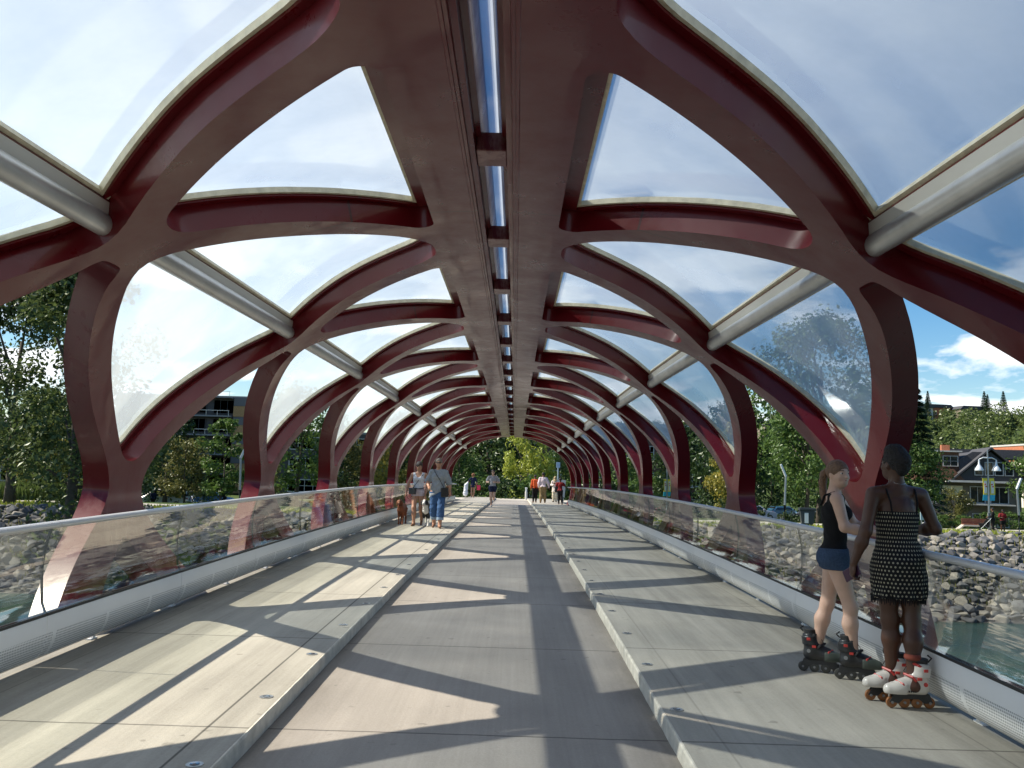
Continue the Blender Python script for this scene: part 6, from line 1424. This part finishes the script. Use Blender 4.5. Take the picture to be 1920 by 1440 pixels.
# ------------------------------------------------------------------ dogs
def dog(label, loc, rz, H, coat_m, fur2=None, patches=(), slim=1.0, mouth=True):
    """H = height at the withers; +y is the way it faces"""
    o = thing('dog', label, 'dog', loc, rz); Fd = Field((-.20, -.62*H-.2, -.02), (.20, .85*H+.12, 1.25*H), .0105); F = Fd.empty(); s = H*slim
    tr = [('e', (0, .18*H, .72*H), (.17*s, .24*H, .23*H)), ('e', (0, -.10*H, .76*H), (.145*s, .28*H, .175*H)), ('e', (0, -.38*H, .78*H), (.145*s, .19*H, .19*H)), ('c', (0, .33*H, .86*H), (0, .50*H, 1.02*H), .125*s, .098*s)]
    hd = [('e', (0, .57*H, 1.05*H), (.105*s, .125*H, .105*H)), ('c', (0, .62*H, 1.01*H), (0, .80*H, .965*H), .068*s, .045*s), ('e', (0, .83*H, .975*H), (.028*s, .022*H, .024*H))]
    hd += [('c', (q*.085*s, .56*H, 1.10*H), (q*.135*s, .55*H, .97*H), .030*s, .026*s) for q in (-1, 1)]+[('c', (q*.12*s, .55*H, 1.05*H), (q*.135*s, .56*H, .93*H), .022*s, .028*s) for q in (-1, 1)]
    lg = []
    for q, st in ((-1, .05), (1, -.06)):
        x = q*.10*s; lg += [('c', (x, .20*H, .66*H), (x*1.05, .16*H+st*H*.5, .42*H), .085*s, .048*s), ('c', (x*1.05, .16*H+st*H*.5, .42*H), (x, .20*H+st*H, .08*H), .045*s, .032*s), ('c', (x, .20*H+st*H, .045*H), (x, .27*H+st*H, .032*H), .040*s, .034*s)]
        y0 = -.42*H-st*H; lg += [('c', (x, -.38*H, .70*H), (x*1.1, -.30*H, .46*H), .115*s, .062*s), ('c', (x*1.1, -.30*H, .46*H), (x, y0-.10*H, .27*H), .056*s, .034*s), ('c', (x, y0-.10*H, .27*H), (x, y0-.03*H, .06*H), .033*s, .030*s), ('c', (x, y0-.03*H, .045*H), (x, y0+.05*H, .032*H), .038*s, .033*s)]
    Fd.add(F, tr, .05); Fd.add(F, lg, .03); Fd.add(F, hd, .025); Fd.add(F, [('c', (0, -.54*H, .84*H), (0, -.70*H, .70*H), .035*s, .024*s), ('c', (0, -.70*H, .70*H), (0, -.74*H, .50*H), .026*s, .014*s)], .02)
    F = F+Fd.wob(.0035, 60, 1); b = Fd.obj(F.astype(np.float32), 'body', coat_m, o)
    mb = MB(); mb.lathe([(0, -.02*H), (.022*H, -.012*H), (.028*H, 0), (.02*H, .014*H), (0, .018*H)], 10, (0, .835*H, .982*H)); mb.obj('nose', LEA, b, smooth=True)
    for q in (-1, 1): mb = MB(); mb.lathe([(0, -.012*H), (.01*H, -.006*H), (.012*H, 0), (.008*H, .008*H), (0, .012*H)], 8, (q*.047*s, .655*H, 1.075*H)); mb.obj('eye', LEA, b, smooth=True)
    if mouth: mb = MB(); mb.tube([(0, .76*H, .935*H), (0, .80*H, .915*H), (0, .81*H, .88*H)], [.018*H, .022*H, .012*H], 8); mb.obj('tongue', mat('pink_tongue', (.55, .16, .16), .4), b, smooth=True)
    n = 14; mb = MB(); mb.tube([(.115*s*math.cos(a), .42*H+.07*H*math.sin(a), .94*H-.05*H*math.sin(a)) for a in [k/n*6.2832 for k in range(n+1)]], .011, 6, cap=False); mb.obj('collar', BLACK, b, smooth=True)
    return o
def bw_mat(H):
    m = mat('black_and_white_fur', (.012, .012, .013), .6, bump=.5, bump_s=80); nt = m.node_tree; p = nt.nodes['Principled BSDF']; tc, o = xyz(nt); w = M(nt, 'MULTIPLY', M(nt, 'SUBTRACT', noise_n(nt, tc.outputs['Object'], 9, 3, .5), .5), .05)
    ax = M(nt, 'ADD', M(nt, 'ABSOLUTE', o[0]), w)
    legs = M(nt, 'LESS_THAN', M(nt, 'ADD', o[2], w), .34*H); blaze = M(nt, 'MULTIPLY', M(nt, 'LESS_THAN', ax, .030), M(nt, 'GREATER_THAN', o[1], .60*H)); muz = M(nt, 'GREATER_THAN', M(nt, 'ADD', o[1], w), .75*H)
    chest = M(nt, 'MULTIPLY', M(nt, 'LESS_THAN', ax, .07), M(nt, 'MULTIPLY', M(nt, 'GREATER_THAN', o[1], .30*H), M(nt, 'LESS_THAN', o[2], .92*H)))
    f = M(nt, 'MAXIMUM', M(nt, 'MAXIMUM', legs, blaze), M(nt, 'MAXIMUM', muz, chest)); nt.links.new(mixc_n(nt, f, (.012, .012, .013), (.66, .64, .60)), p.inputs['Base Color']); return m
dog('reddish brown dog with hanging ears walking on a lead beside the balustrade', (-2.50, 21.25, WZ(-2.5, 21.2)), R(176), .52, mat('red_brown_fur', (.22, .065, .022), .6, noise_s=8, noise_a=.35, bump=.5, bump_s=80), slim=.98)
dog('large black and white dog with its tongue out walking between the two women', (-1.83, 20.75, WZ(-1.83, 20.6)), R(172), .55, bw_mat(.55), slim=1.08)
def pushchair(x, y, rz, label):
    o = thing('pushchair', label, 'pushchair', (x, y, gz(x, y)+.06), rz); mb = MB(); mb.prism([(-.28, .35), (.30, .35), (.38, .62), (.10, .62), (-.14, 1.0), (-.34, .9)], -.22, .22, axis=0); mb.obj('seat', BLKT, o, bevel=.03)
    mb = MB(); [mb.tube([(s*.24, -.45, 1.02), (s*.24, 0, .5), (s*.24, .32, .12)], .015, 6) for s in (-1, 1)]; [mb.tube([(s*.24, 0, .5), (s*.24, -.32, .12)], .015, 6) for s in (-1, 1)]; mb.tube([(-.24, -.45, 1.02), (.24, -.45, 1.02)], .016, 6); mb.obj('frame', GALV, o)
    for s in (-1, 1):
        for yy in (-.32, .32): mb = MB(); mb.lathe([(0, -.02), (.11, -.02), (.12, 0), (.11, .02), (0, .02)], 14); mb.v = [(z+s*.26, x_+yy, y_+.12) for x_, y_, z in mb.v]; mb.obj('wheel', TYRE, o, smooth=40)
pushchair(33.15, 61.65, R(60), 'dark pushchair in front of the person in black on the right-hand path')
